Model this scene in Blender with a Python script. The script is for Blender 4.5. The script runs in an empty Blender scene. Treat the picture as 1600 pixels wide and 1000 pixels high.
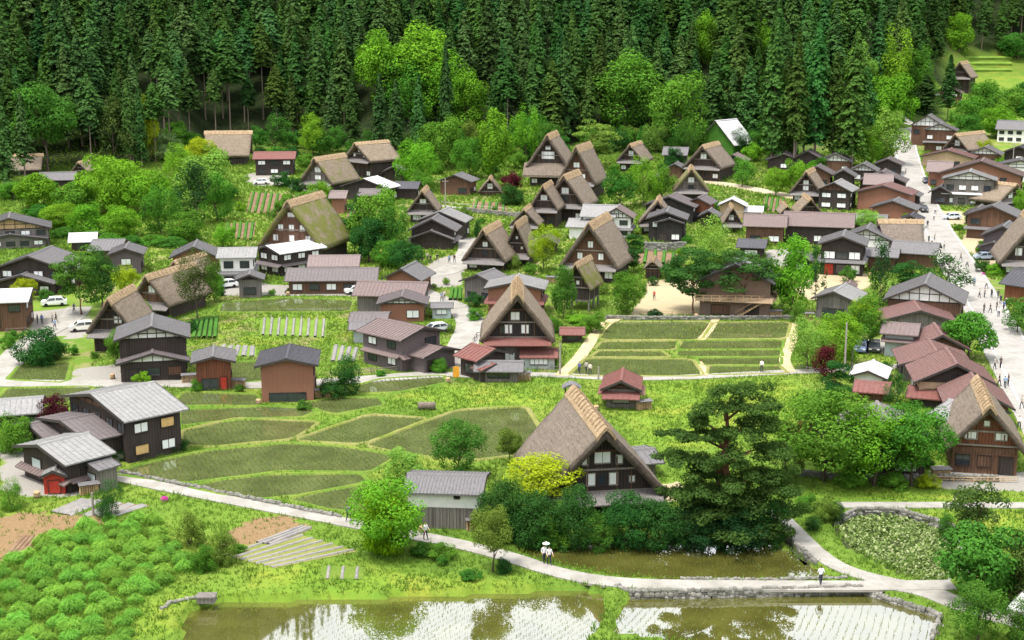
import bpy, bmesh, math, random
import numpy as np
from mathutils import Vector, Matrix, noise

random.seed(7); rng = np.random.default_rng(7)
SC = bpy.context.scene
COL = SC.collection
R = math.radians

# ------------------------------------------------------------------ camera
CAM_H, PITCH, FPX = 49.0, R(12.2), 2222.0
cam = bpy.data.cameras.new('camera'); camo = bpy.data.objects.new('camera', cam); COL.objects.link(camo)
cam.sensor_width = 36.0; cam.lens = 36.0*FPX/1600.0; cam.clip_start = 1.0; cam.clip_end = 9000.0
camo.location = (0, 0, CAM_H); camo.rotation_euler = (R(90)-PITCH, 0, 0)
SC.camera = camo

# ------------------------------------------------------------------ sky, sun, exposure
SUN_EL, SUN_AZ = R(70), R(-128)          # azimuth clockwise from +Y (camera looks along +Y)
world = bpy.data.worlds.new('World'); SC.world = world; world.use_nodes = True
wn = world.node_tree.nodes; wl = world.node_tree.links; wn.clear()
sky = wn.new('ShaderNodeTexSky'); sky.sky_type = 'NISHITA'; sky.sun_disc = False
sky.sun_elevation = SUN_EL; sky.sun_rotation = SUN_AZ; sky.dust_density = 3.0; sky.air_density = 1.0
tc = wn.new('ShaderNodeTexCoord'); cn = wn.new('ShaderNodeTexNoise'); cn.inputs['Scale'].default_value = 2.2; cn.inputs['Detail'].default_value = 5
wl.new(tc.outputs['Generated'], cn.inputs['Vector'])
cr = wn.new('ShaderNodeMapRange'); cr.inputs[1].default_value = .35; cr.inputs[2].default_value = .7; cr.inputs[3].default_value = .97; cr.inputs[4].default_value = .75
wl.new(cn.outputs['Fac'], cr.inputs[0])
mx = wn.new('ShaderNodeMixRGB'); wl.new(cr.outputs[0], mx.inputs[0]); wl.new(sky.outputs[0], mx.inputs[1])
mx.inputs[2].default_value = (8.8, 9.05, 9.4, 1)            # thin bright cloud cover
bg = wn.new('ShaderNodeBackground'); bg.inputs['Strength'].default_value = 0.13
wo = wn.new('ShaderNodeOutputWorld'); wl.new(mx.outputs[0], bg.inputs[0]); wl.new(bg.outputs[0], wo.inputs[0])
sun = bpy.data.lights.new('sun', 'SUN'); sun.energy = 2.9; sun.angle = R(14); sun.color = (1, .955, .87)
suno = bpy.data.objects.new('sun', sun); COL.objects.link(suno); suno.location = (-60, -60, 200)
sdir = Vector((math.sin(SUN_AZ)*math.cos(SUN_EL), math.cos(SUN_AZ)*math.cos(SUN_EL), math.sin(SUN_EL)))
suno.rotation_euler = sdir.to_track_quat('Z', 'Y').to_euler()
vs = SC.view_settings; vs.view_transform = 'Standard'; vs.look = 'None'; vs.gamma = 1; vs.exposure = 0.92; vs.use_curve_mapping = False
cy = SC.cycles; cy.use_light_tree = False; cy.adaptive_threshold = .02; cy.max_bounces = 5; cy.diffuse_bounces = 2; cy.glossy_bounces = 2; cy.transmission_bounces = 2; cy.transparent_max_bounces = 4

# ------------------------------------------------------------------ terrain function, pixel -> ground
HP = [-400, 0, 250, 330, 400, 600, 950, 1200, 1350, 1450, 1600, 2200]
HY = [395, 408, 425, 470, 476, 452, 466, 460, 486, 540, 545, 520]
def hgt(x, y):
    x = np.asarray(x, float); y = np.asarray(y, float)
    a = 800 + 2222*x/np.maximum(y, 60)
    yh = np.interp(a, HP, HY)
    g = np.clip(y-320, 0, 260); g = .055*g*g/(g+25)
    d = np.maximum(0, y-yh); d = d*d/(d+14)
    s1 = np.interp(a, [1400, 1480], [.56, .20])
    d2 = np.maximum(0, y-645); d2 = d2*d2/(d2+10)
    h = g + s1*d + (.56-s1)*d2
    h = h + np.interp(a, [250, 700], [.85, .28])*np.maximum(0, d-75); cs = np.interp(a, [250, 700], [300, 115])
    h = np.where(h > 150, 150+cs*np.tanh((h-150)/cs), h)
    c = np.clip(1-y/78.0, 0, 1.0); h = h + 47.0*c
    h = np.where(y > 380, h+.5*np.sin(x*.13)*np.sin(y*.11+x*.03)*np.clip(d/20, 0, 1), h)
    return h
def H(x, y): return float(hgt(x, y))
CP, SP = math.cos(PITCH), math.sin(PITCH)
def ray(px, py):
    u = (px-800)/FPX; v = (py-500)/FPX
    return (u, CP - v*SP, -SP - v*CP)
def G(px, py, z=None):
    """ground point seen at a pixel of the 1600x1000 photograph (or on the level z)"""
    dx, dy, dz = ray(px, py)
    if z is not None:
        t = (z-CAM_H)/dz; return Vector((dx*t, dy*t, z))
    t = 90.0; step = 2.0
    while t < 1600:
        if CAM_H+dz*t < H(dx*t, dy*t): break
        t += step
    lo, hi = t-step, t
    for _ in range(18):
        m = (lo+hi)/2
        if CAM_H+dz*m < H(dx*m, dy*m): hi = m
        else: lo = m
    return Vector((dx*hi, dy*hi, H(dx*hi, dy*hi)))
def depth(p): return p[1]*CP - (p[2]-CAM_H)*SP
def zat(x, y, py):
    v = (py-500)/FPX
    return CAM_H + y*(-SP - v*CP)/(CP - v*SP)
def proj(p):
    d = depth(p); up = p[1]*SP + (p[2]-CAM_H)*CP
    return 800+FPX*p[0]/d, 500-FPX*up/d

# ------------------------------------------------------------------ materials
MAT = {}
def nodes(name):
    m = bpy.data.materials.new(name); m.use_nodes = True; m.node_tree.nodes.clear()
    n = m.node_tree.nodes; l = m.node_tree.links
    o = n.new('ShaderNodeOutputMaterial'); MAT[name] = m
    return m, n, l, o
def N(n, t, **k):
    x = n.new('ShaderNode'+t)
    for a, b in k.items(): setattr(x, a, b)
    return x
def noise_n(n, l, vec, scale, detail=4, rough=.6):
    x = n.new('ShaderNodeTexNoise'); x.inputs['Scale'].default_value = scale; x.inputs['Detail'].default_value = detail; x.inputs['Roughness'].default_value = rough
    if vec: l.new(vec, x.inputs['Vector'])
    return x.outputs['Fac']
def ramp(n, l, fac, stops):
    x = n.new('ShaderNodeValToRGB'); e = x.color_ramp.elements
    while len(e) < len(stops): e.new(.5)
    for q, (p, c) in zip(e, stops): q.position = p; q.color = (*c, 1)
    l.new(fac, x.inputs[0]); return x.outputs[0]
def mixc(n, l, fac, a, b, mode='MIX'):
    x = n.new('ShaderNodeMixRGB'); x.blend_type = mode
    for i, s in ((0, fac), (1, a), (2, b)):
        if hasattr(s, 'is_linked'): l.new(s, x.inputs[i])
        elif i == 0: x.inputs[0].default_value = s
        else: x.inputs[i].default_value = (*s, 1)
    return x.outputs[0]
def mp(n, l, vec, scale):
    x = n.new('ShaderNodeMapping'); x.inputs['Scale'].default_value = scale; l.new(vec, x.inputs['Vector']); return x.outputs[0]
def bump(n, l, hsock, strength, dist=.05):
    x = n.new('ShaderNodeBump'); x.inputs['Strength'].default_value = strength; x.inputs['Distance'].default_value = dist
    l.new(hsock, x.inputs['Height']); return x.outputs[0]
def pbsdf(n, l, o, col, rough=.8, spec=.3, nrm=None, metal=0):
    b = n.new('ShaderNodeBsdfPrincipled'); b.inputs['Roughness'].default_value = rough; b.inputs['Specular IOR Level'].default_value = spec; b.inputs['Metallic'].default_value = metal
    if hasattr(col, 'is_linked'): l.new(col, b.inputs['Base Color'])
    else: b.inputs['Base Color'].default_value = (*col, 1)
    if nrm: l.new(nrm, b.inputs['Normal'])
    l.new(b.outputs[0], o.inputs[0]); return b
def rand_shift(n, l, vec):
    oi = n.new('ShaderNodeObjectInfo'); mu = n.new('ShaderNodeMath'); mu.operation = 'MULTIPLY'; mu.inputs[1].default_value = 37.0; l.new(oi.outputs['Random'], mu.inputs[0])
    ad = n.new('ShaderNodeVectorMath'); ad.operation = 'ADD'; l.new(vec, ad.inputs[0]); l.new(mu.outputs[0], ad.inputs[1]); return ad.outputs[0]
def surf(name, col, rough=.85, sc=(1, 1, 1), nscale=3., var=.35, spec=.2, big=.25, bmp=.3, second=None, planks=0):
    """weathered surface: streaks + blotches"""
    m, n, l, o = nodes(name); c = N(n, 'TexCoord').outputs['Object']; c = rand_shift(n, l, c)
    f = noise_n(n, l, mp(n, l, c, sc), nscale, 5); f2 = noise_n(n, l, c, .35, 3)
    lo = tuple(x*(1-var) for x in col); hi = tuple(min(1, x*(1+var)) for x in col)
    k = ramp(n, l, f, [(.3, lo), (.7, hi)])
    k2 = second or tuple(x*.72+.02 for x in col)
    k = mixc(n, l, ramp(n, l, f2, [(.42, (0, 0, 0)), (.72, (big*2,)*3)]), k, k2)
    if planks:                                                                 # joints between upright boards
        sx = N(n, 'SeparateXYZ'); l.new(c, sx.inputs[0]); ad = N(n, 'Math', operation='ADD'); l.new(sx.outputs[0], ad.inputs[0]); l.new(sx.outputs[1], ad.inputs[1])
        mu = N(n, 'Math', operation='MULTIPLY'); l.new(ad.outputs[0], mu.inputs[0]); mu.inputs[1].default_value = 6.283/planks; si = N(n, 'Math', operation='SINE'); l.new(mu.outputs[0], si.inputs[0])
        fl = N(n, 'Math', operation='FLOOR'); dv = N(n, 'Math', operation='DIVIDE'); l.new(ad.outputs[0], dv.inputs[0]); dv.inputs[1].default_value = planks; l.new(dv.outputs[0], fl.inputs[0]); wn_ = N(n, 'TexWhiteNoise', noise_dimensions='1D'); l.new(fl.outputs[0], wn_.inputs['W'])
        k = mixc(n, l, ramp(n, l, wn_.outputs['Value'], [(0, (0, 0, 0)), (1, (.45,)*3)]), k, tuple(min(1, x*1.7) for x in col))
        k = mixc(n, l, ramp(n, l, si.outputs[0], [(.80, (0, 0, 0)), (.97, (.8,)*3)]), k, tuple(x*.3 for x in col))
    pbsdf(n, l, o, k, rough, spec, bump(n, l, f, bmp)); return m
wood = (7, 7, .25)
surf('wood_dark', (.042, .032, .029), sc=wood, planks=.34, var=.5)
surf('wood_black', (.030, .026, .026), sc=wood, planks=.34, var=.5)
surf('wood_brown', (.115, .062, .040), sc=wood, planks=.34, var=.5, second=(.07, .045, .035))
surf('wood_red', (.165, .060, .034), sc=wood, planks=.34, var=.45, second=(.09, .05, .035))
surf('wood_grey', (.150, .135, .125), sc=wood, planks=.34, var=.4, second=(.09, .075, .065))
surf('wood_tan', (.40, .27, .15), sc=wood, planks=.34, var=.3)
surf('beam', (.24, .21, .18), sc=(1, 1, 1), var=.3)
surf('wall_rust', (.235, .108, .072), sc=(9, 9, .15), nscale=2, var=.16, second=(.24, .12, .08))
surf('plaster', (.74, .73, .70), nscale=1.2, var=.08, second=(.58, .55, .5), big=.2, bmp=.05)
surf('wall_taupe', (.17, .112, .088), sc=(9, 9, .15), nscale=2, var=.2)
surf('wall_tan', (.44, .31, .20), nscale=1.2, var=.12)
surf('wall_metal', (.42, .47, .50), sc=(9, 9, .15), nscale=2, var=.15, second=(.35, .3, .26))
surf('wall_mauve', (.125, .10, .105), sc=(9, 9, .2), nscale=2, var=.25)
surf('paper', (.80, .81, .80), nscale=2, var=.05, bmp=.0, big=.05)
surf('board_yellow', (.62, .40, .17), nscale=2, var=.15, bmp=.05)
surf('concrete', (.42, .41, .38), nscale=1.5, var=.2, second=(.28, .28, .25))
surf('stone', (.20, .19, .175), nscale=1.6, var=.5, second=(.11, .115, .08))
surf('bark', (.10, .072, .055), sc=(4, 4, .5), nscale=3, var=.5)
surf('bark_cedar', (.21, .155, .125), sc=(5, 5, .2), nscale=3, var=.4)
surf('bark_pine', (.16, .075, .05), sc=(3, 3, .8), nscale=3, var=.5)
for nm, c in dict(roof_grey=(.135, .128, .132), roof_light=(.225, .22, .217), roof_white=(.50, .50, .50), roof_brown=(.15, .11, .105), roof_red=(.165, .066, .056),
                  roof_pink=(.18, .138, .132), roof_dark=(.062, .06, .07), roof_mauve=(.128, .108, .110), roof_shingle=(.165, .150, .145), roof_maroon=(.165, .092, .084)).items():
    surf(nm, c, rough=.65, sc=(3, .6, 3), nscale=2.2, var=.3, spec=.22, second=tuple(x*.7+.03 for x in c), bmp=.15)
surf('barge_light', (.45, .43, .41), var=.15); surf('barge_dark', (.05, .043, .04), var=.3)
surf('soil', (.17, .105, .065), nscale=2.5, var=.45, second=(.26, .18, .1)); surf('sand', (.42, .35, .235), nscale=.8, var=.12, second=(.42, .36, .26), bmp=.1)
surf('road', (.305, .288, .262), nscale=1.2, var=.14, second=(.19, .178, .15), big=.35, bmp=.08)
surf('asphalt', (.30, .285, .265), nscale=1.2, var=.12, second=(.20, .188, .168), big=.35, bmp=.06)
surf('paving_edge', (.47, .455, .42), nscale=1.0, var=.1)
surf('dirt_path', (.46, .36, .22), nscale=2, var=.2, second=(.30, .27, .10))
surf('mulch_film', (.20, .19, .185), rough=.45, nscale=2, var=.25, spec=.5, second=(.30, .26, .2))
surf('red_paint', (.42, .045, .03), var=.2, nscale=2); surf('orange_cloth', (.75, .33, .03), var=.2, nscale=2)
surf('skin', (.55, .34, .24), var=.05, bmp=0); surf('hair', (.02, .016, .014), var=.2, bmp=0); surf('trousers', (.035, .038, .055), var=.2, bmp=0)
surf('rubber', (.02, .02, .02), var=.1, bmp=0); surf('pink_flower', (.62, .05, .38), var=.3)
surf('wire_pole', (.30, .27, .24), var=.2)
def simple(name, col, rough, spec=.5, metal=0):
    m, n, l, o = nodes(name); pbsdf(n, l, o, col, rough, spec, None, metal)
simple('glass', (.035, .042, .05), .08, .8); simple('lamp_glass', (.7, .7, .68), .15)
def objcol(name, rough, spec):
    m, n, l, o = nodes(name); oi = N(n, 'ObjectInfo'); pbsdf(n, l, o, oi.outputs['Color'], rough, spec)
objcol('car_paint', .22, .6); objcol('shirt', .8, .2)

# thatch: streaks that run down the slope, moss by object colour (r = moss amount, g = greyness)
def thatch(name, base, dark):
    m, n, l, o = nodes(name); c0 = N(n, 'TexCoord').outputs['Object']; c = rand_shift(n, l, c0)
    oi = N(n, 'ObjectInfo'); sep = N(n, 'SeparateColor'); l.new(oi.outputs['Color'], sep.inputs[0])
    f = noise_n(n, l, mp(n, l, c, (.5, 5, .5)), 2.5, 6, .7); f1 = noise_n(n, l, c, 9, 4, .7); f2 = noise_n(n, l, c, .42, 5, .62)
    k = ramp(n, l, f, [(.34, tuple(x*.75 for x in dark)), (.66, tuple(x*1.1 for x in base))])
    fc = noise_n(n, l, mp(n, l, c, (2.6, .22, 2.6)), 1.6, 6, .75); k = mixc(n, l, ramp(n, l, fc, [(.40, (.75,)*3), (.56, (0, 0, 0))]), k, tuple(x*.62 for x in dark))
    fd = noise_n(n, l, c, 1.7, 5, .7); k = mixc(n, l, ramp(n, l, fd, [(.5, (0, 0, 0)), (.72, (.6,)*3)]), k, tuple(min(1, x*1.35) for x in base))
    k = mixc(n, l, .45, k, ramp(n, l, f1, [(.32, tuple(x*.45 for x in dark)), (.68, tuple(min(1, x*1.3) for x in base))]))
    grey = mixc(n, l, 1., k, (.78, .82, .95), 'MULTIPLY'); k = mixc(n, l, sep.outputs[1], k, grey)
    moss = ramp(n, l, f1, [(.3, (.055, .075, .012)), (.7, (.19, .20, .035))])
    ad = N(n, 'Math', operation='ADD'); l.new(f2, ad.inputs[0]); sb = N(n, 'Math', operation='SUBTRACT'); l.new(sep.outputs[0], sb.inputs[0]); sb.inputs[1].default_value = .5; l.new(sb.outputs[0], ad.inputs[1])
    k = mixc(n, l, ramp(n, l, ad.outputs[0], [(.50, (0, 0, 0)), (.68, (.85, .85, .85))]), k, moss)
    hb = mixc(n, l, .5, f, f1)
    pbsdf(n, l, o, k, .95, .1, bump(n, l, mixc(n, l, .5, hb, fc), 1.0, .22))
thatch('thatch', (.295, .235, .172), (.125, .095, .070)); thatch('straw', (.45, .33, .205), (.23, .155, .09))
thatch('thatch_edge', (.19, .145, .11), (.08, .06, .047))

# foliage: object colour x leaf tone, with light coming through the leaves
def foliage(name, trans=.35, use_tone=True):
    m, n, l, o = nodes(name); oi = N(n, 'ObjectInfo'); at = N(n, 'Attribute', attribute_name='tone')
    c = N(n, 'TexCoord').outputs['Object']
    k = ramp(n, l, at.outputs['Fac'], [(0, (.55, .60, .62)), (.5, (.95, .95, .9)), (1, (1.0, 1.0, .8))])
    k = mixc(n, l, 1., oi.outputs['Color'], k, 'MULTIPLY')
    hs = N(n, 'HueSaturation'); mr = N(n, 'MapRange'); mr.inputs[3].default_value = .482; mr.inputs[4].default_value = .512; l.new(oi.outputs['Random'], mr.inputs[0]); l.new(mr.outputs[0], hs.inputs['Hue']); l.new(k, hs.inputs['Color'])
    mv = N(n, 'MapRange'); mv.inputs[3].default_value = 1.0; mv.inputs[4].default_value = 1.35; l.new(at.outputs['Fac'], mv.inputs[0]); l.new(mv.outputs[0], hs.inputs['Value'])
    d = N(n, 'BsdfDiffuse'); t = N(n, 'BsdfTranslucent')
    l.new(hs.outputs[0], d.inputs[0]); tk = mixc(n, l, 1., hs.outputs[0], (1.1, 1.15, .5), 'MULTIPLY'); l.new(tk, t.inputs[0])
    a = N(n, 'MixShader'); a.inputs[0].default_value = trans; l.new(d.outputs[0], a.inputs[1]); l.new(t.outputs[0], a.inputs[2])
    l.new(a.outputs[0], o.inputs[0])
foliage('leaves', .30); foliage('needles', .28)

# ground: meadow greens, forest floor where the vertex attribute says so
m, n, l, o = nodes('meadow'); c = N(n, 'TexCoord').outputs['Object']; at = N(n, 'Attribute', attribute_name='wood')
f1 = noise_n(n, l, c, .045, 5, .6); f2 = noise_n(n, l, c, .5, 6, .7); f3 = noise_n(n, l, c, 4., 4, .7)
k = ramp(n, l, f1, [(.34, (.060, .135, .020)), (.5, (.110, .205, .026)), (.64, (.18, .235, .038))])
lw = N(n, 'Attribute', attribute_name='lawn')
fl_ = noise_n(n, l, c, .16, 5, .6); k = mixc(n, l, lw.outputs['Fac'], k, mixc(n, l, .35, ramp(n, l, fl_, [(.36, (.085, .205, .024)), (.5, (.155, .26, .028)), (.64, (.29, .29, .045))]), ramp(n, l, f2, [(.35, (.11, .225, .022)), (.65, (.23, .29, .035))])))
f4 = noise_n(n, l, c, .11, 6, .7); k = mixc(n, l, ramp(n, l, f4, [(.57, (0, 0, 0)), (.68, (.75,)*3)]), k, (.045, .115, .012))
f5 = noise_n(n, l, c, .17, 5, .7); vl = N(n, 'Attribute', attribute_name='village'); dm = N(n, 'Math', operation='MULTIPLY'); l.new(ramp(n, l, f5, [(.50, (0, 0, 0)), (.62, (.9,)*3)]), dm.inputs[0]); l.new(vl.outputs['Fac'], dm.inputs[1]); k = mixc(n, l, dm.outputs[0], k, (.26, .205, .115))
k = mixc(n, l, ramp(n, l, f2, [(.48, (0, 0, 0)), (.75, (.7, .7, .7))]), k, (.06, .14, .012))
k = mixc(n, l, ramp(n, l, f3, [(.35, (.0,)*3), (.75, (.45,)*3)]), k, (.20, .24, .03))
def painted(name, col, col2):
    global k
    ga = N(n, 'Attribute', attribute_name=name); ad = N(n, 'Math', operation='MULTIPLY_ADD'); l.new(f2, ad.inputs[0]); ad.inputs[1].default_value = .9; l.new(ga.outputs['Fac'], ad.inputs[2])
    k = mixc(n, l, ramp(n, l, ad.outputs[0], [(.80, (0, 0, 0)), (.98, (1, 1, 1))]), k, ramp(n, l, f3, [(.3, col), (.7, col2)]))
painted('soil', (.17, .105, .055), (.28, .19, .10)); painted('sand', (.34, .275, .165), (.43, .36, .235)); painted('gravel', (.23, .215, .19), (.32, .30, .27))
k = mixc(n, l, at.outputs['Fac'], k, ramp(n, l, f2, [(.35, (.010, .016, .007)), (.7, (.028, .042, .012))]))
pbsdf(n, l, o, k, .95, .1, bump(n, l, f3, .8, .2))
def greens(name, a, b, c3):
    m, n, l, o = nodes(name); c = N(n, 'TexCoord').outputs['Object']
    f1 = noise_n(n, l, c, .25, 5, .65); f3 = noise_n(n, l, c, 5., 4, .7)
    k = ramp(n, l, f1, [(.35, a), (.65, b)]); k = mixc(n, l, ramp(n, l, f3, [(.35, (0,)*3), (.75, (.7,)*3)]), k, c3)
    pbsdf(n, l, o, k, .95, .1, bump(n, l, f3, .8, .15))
greens('bank_grass', (.09, .185, .020), (.20, .25, .045), (.06, .115, .018))
greens('bank_dry', (.17, .20, .04), (.29, .25, .11), (.10, .15, .02))
greens('lawn_yellow', (.20, .30, .025), (.33, .34, .045), (.13, .22, .02))
greens('ivy', (.022, .085, .012), (.05, .15, .02), (.09, .20, .03)); greens('crop_green', (.075, .17, .02), (.15, .26, .03), (.22, .26, .06))
def grass_mat(name, cols):
    m, n, l, o = nodes(name); at = N(n, 'Attribute', attribute_name='tone'); k = ramp(n, l, at.outputs['Fac'], [(i/(len(cols)-1), q) for i, q in enumerate(cols)])
    d = N(n, 'BsdfDiffuse'); t = N(n, 'BsdfTranslucent'); l.new(k, d.inputs[0]); l.new(k, t.inputs[0]); a = N(n, 'MixShader'); a.inputs[0].default_value = .35
    l.new(d.outputs[0], a.inputs[1]); l.new(t.outputs[0], a.inputs[2]); l.new(a.outputs[0], o.inputs[0])
grass_mat('blades', [(.075, .155, .024), (.130, .230, .032), (.195, .275, .045)])
grass_mat('seedlings', [(.085, .145, .028), (.135, .195, .042), (.20, .24, .065)])
grass_mat('lily_leaves', [(.06, .11, .02), (.16, .24, .06), (.45, .50, .26)])
def water(name, col, ior=2.0):
    m, n, l, o = nodes(name); c = N(n, 'TexCoord').outputs['Object']
    f = noise_n(n, l, c, 1.3, 3); f2 = noise_n(n, l, c, .25, 4)
    k = ramp(n, l, f2, [(.35, tuple(x*.75 for x in col)), (.65, tuple(x*1.25 for x in col))])
    b = pbsdf(n, l, o, k, .02, .5, bump(n, l, f, .02, .02)); b.inputs['IOR'].default_value = ior
water('paddy_water', (.090, .105, .038), 2.7); water('pond_water', (.05, .055, .03), 3.2); water('flooded_paddy', (.085, .082, .018), 4.2)

# ------------------------------------------------------------------ mesh helpers
class MB:
    def __init__(s): s.v = []; s.f = []; s.m = []
    def quad(s, *p, m=0):
        i = len(s.v); s.v += [tuple(q) for q in p]; s.f.append(tuple(range(i, i+len(p)))); s.m.append(m)
    def box(s, x0, x1, y0, y1, z0, z1, m=0):
        i = len(s.v); s.v += [(x0, y0, z0), (x1, y0, z0), (x1, y1, z0), (x0, y1, z0), (x0, y0, z1), (x1, y0, z1), (x1, y1, z1), (x0, y1, z1)]
        for a in ((0, 3, 2, 1), (4, 5, 6, 7), (0, 1, 5, 4), (1, 2, 6, 5), (2, 3, 7, 6), (3, 0, 4, 7)): s.f.append(tuple(i+q for q in a)); s.m.append(m)
    def prism(s, prof, y0, y1, m=0, ax='y', me=None):
        """extrude an (x,z) outline from y0 to y1 (or a (y,z) outline along x)"""
        k = len(prof); i = len(s.v)
        for yy in (y0, y1):
            for (a, b) in prof: s.v.append((a, yy, b) if ax == 'y' else (yy, a, b))
        s.f.append(tuple(range(i, i+k))); s.m.append(m if me is None else me); s.f.append(tuple(range(i+2*k-1, i+k-1, -1))); s.m.append(m if me is None else me)
        for j in range(k): s.f.append((i+j, i+k+j, i+k+(j+1) % k, i+(j+1) % k)); s.m.append(m)
    def tube(s, pts, rad, n=7, m=0):
        i0 = len(s.v)
        for q, (p, r) in enumerate(zip(pts, rad)):
            p = Vector(p); d = (Vector(pts[min(q+1, len(pts)-1)])-Vector(pts[max(q-1, 0)])).normalized()
            a = d.orthogonal().normalized(); b = d.cross(a)
            for j in range(n):
                t = 2*math.pi*j/n; s.v.append(tuple(p+a*math.cos(t)*r+b*math.sin(t)*r))
        for q in range(len(pts)-1):
            for j in range(n): s.f.append((i0+q*n+j, i0+q*n+(j+1) % n, i0+(q+1)*n+(j+1) % n, i0+(q+1)*n+j)); s.m.append(m)
        s.f.append(tuple(range(i0+n-1, i0-1, -1))); s.m.append(m); e = i0+(len(pts)-1)*n; s.f.append(tuple(range(e, e+n))); s.m.append(m)
    def mesh(s, name, mats, smooth=False):
        me = bpy.data.meshes.new(name); me.from_pydata(s.v, [], s.f)
        for q in ([mats] if isinstance(mats, str) else mats): me.materials.append(MAT[q])
        me.polygons.foreach_set('material_index', s.m)
        if smooth: me.polygons.foreach_set('use_smooth', [True]*len(s.f))
        bm = bmesh.new(); bm.from_mesh(me); bmesh.ops.recalc_face_normals(bm, faces=bm.faces); bm.to_mesh(me); bm.free()
        return me
    def build(s, name, mats, parent=None, smooth=False): return put(name, s.mesh(name, mats, smooth), parent)
def put(name, me, parent=None, loc=(0, 0, 0), rz=0, scale=(1, 1, 1)):
    o = bpy.data.objects.new(name, me); COL.objects.link(o); o.location = loc; o.rotation_euler = (0, 0, rz); o.scale = scale
    if parent: o.parent = parent
    return o
def tag(o, label=None, cat=None, group=None, kind=None):
    if label: o['label'] = label
    if cat: o['category'] = cat
    if group: o['group'] = group
    if kind: o['kind'] = kind
    return o
def np_mesh(name, verts, faces, mats, tone=None):
    """fast mesh from arrays; faces is (n,3) or (n,4)"""
    me = bpy.data.meshes.new(name); k = faces.shape[1]
    me.vertices.add(len(verts)); me.vertices.foreach_set('co', np.ascontiguousarray(verts, np.float32).ravel())
    me.loops.add(faces.size); me.loops.foreach_set('vertex_index', np.ascontiguousarray(faces, np.int32).ravel())
    me.polygons.add(len(faces)); me.polygons.foreach_set('loop_start', np.arange(0, faces.size, k, dtype=np.int32))
    me.update(calc_edges=True)
    for q in ([mats] if isinstance(mats, str) else mats): me.materials.append(MAT[q])
    if tone is not None:
        a = me.attributes.new('tone', 'FLOAT', 'FACE'); a.data.foreach_set('value', np.ascontiguousarray(tone, np.float32))
    return me
def unit(v): return v/np.maximum(np.linalg.norm(v, axis=-1, keepdims=True), 1e-9)
def leaf_quads(c, nrm, size, aspect=.55):
    """rhombic leaf clusters: centres, normals, sizes -> verts, faces"""
    nrm = unit(nrm); r = rng.normal(size=c.shape); a = unit(np.cross(nrm, r)); b = np.cross(nrm, a); s = size[:, None]
    v = np.stack([c-a*s, c-b*s*aspect, c+a*s, c+b*s*aspect], 1).reshape(-1, 3)
    return v, np.arange(len(v)).reshape(-1, 4)
def inpoly(px, py, poly):
    px = np.asarray(px); py = np.asarray(py); r = np.zeros(px.shape, bool); n = len(poly)
    for i in range(n):
        x0, y0 = poly[i][:2]; x1, y1 = poly[i-1][:2]
        if y0 == y1: continue
        r ^= ((y0 > py) != (y1 > py)) & (px < (x1-x0)*(py-y0)/(y1-y0)+x0)
    return r
def chaikin(p, it=2, closed=True):
    p = [Vector(q) for q in p]
    for _ in range(it):
        o = [] if closed else [p[0]]
        for i in range(len(p) if closed else len(p)-1):
            a = p[i]; b = p[(i+1) % len(p)]; o += [a*.93+b*.07, a*.07+b*.93] if it < 2 else [a*.75+b*.25, a*.25+b*.75]
        if not closed: o.append(p[-1])
        p = o
    return p

# ================================================================== the setting
NOGRASS = []; THIN = []
def W2(poly, z=None): return [G(x, y, z) for x, y in poly]
def outward(pts):
    """outward unit normals of a closed outline"""
    n = len(pts); ar = sum(pts[i-1][0]*pts[i][1]-pts[i][0]*pts[i-1][1] for i in range(n)); sg = 1 if ar > 0 else -1; out = []
    for i in range(n):
        d = Vector((pts[(i+1) % n][0]-pts[i-1][0], pts[(i+1) % n][1]-pts[i-1][1])).normalized(); out.append(Vector((d.y, -d.x))*sg)
    return out
def grow(pts, d): return [Vector((p[0]+q.x*d, p[1]+q.y*d, p[2] if len(p) > 2 else 0)) for p, q in zip(pts, outward(pts))]

# sunken waters in front (level, outline at the water line)
ZF = -.62
PAD_A = chaikin(W2([(282, 1060), (292, 985), (300, 962), (330, 946), (480, 941), (640, 936), (800, 930), (905, 924), (932, 930), (940, 950), (934, 978), (912, 1004), (890, 1060)], ZF), 1)
PAD_B = chaikin(W2([(985, 937), (1100, 934), (1230, 931), (1345, 927), (1405, 945), (1471, 966), (1458, 1000), (1440, 1050), (1250, 1050), (1090, 1012), (1030, 1000), (962, 994), (972, 965)], ZF), 1)
PAD_C = chaikin(W2([(805, 857), (900, 853), (1050, 852), (1205, 851), (1222, 862), (1262, 888), (1296, 905), (1200, 908), (1060, 906), (960, 898), (890, 884), (845, 871)], -.3), 1)
POND = chaikin(W2([(1306, 822), (1330, 810), (1370, 805), (1410, 808), (1450, 822), (1490, 835), (1510, 870), (1512, 898), (1475, 911), (1425, 908), (1395, 892), (1360, 876), (1325, 855), (1310, 838)], -.55), 1)
DITCH = W2([(1214, 832), (1222, 829), (1268, 879), (1262, 883)], -.3)
SUNK = [(PAD_A, ZF), (PAD_B, ZF), (PAD_C, -.3), (POND, -.55), (DITCH, -.3)]

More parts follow.
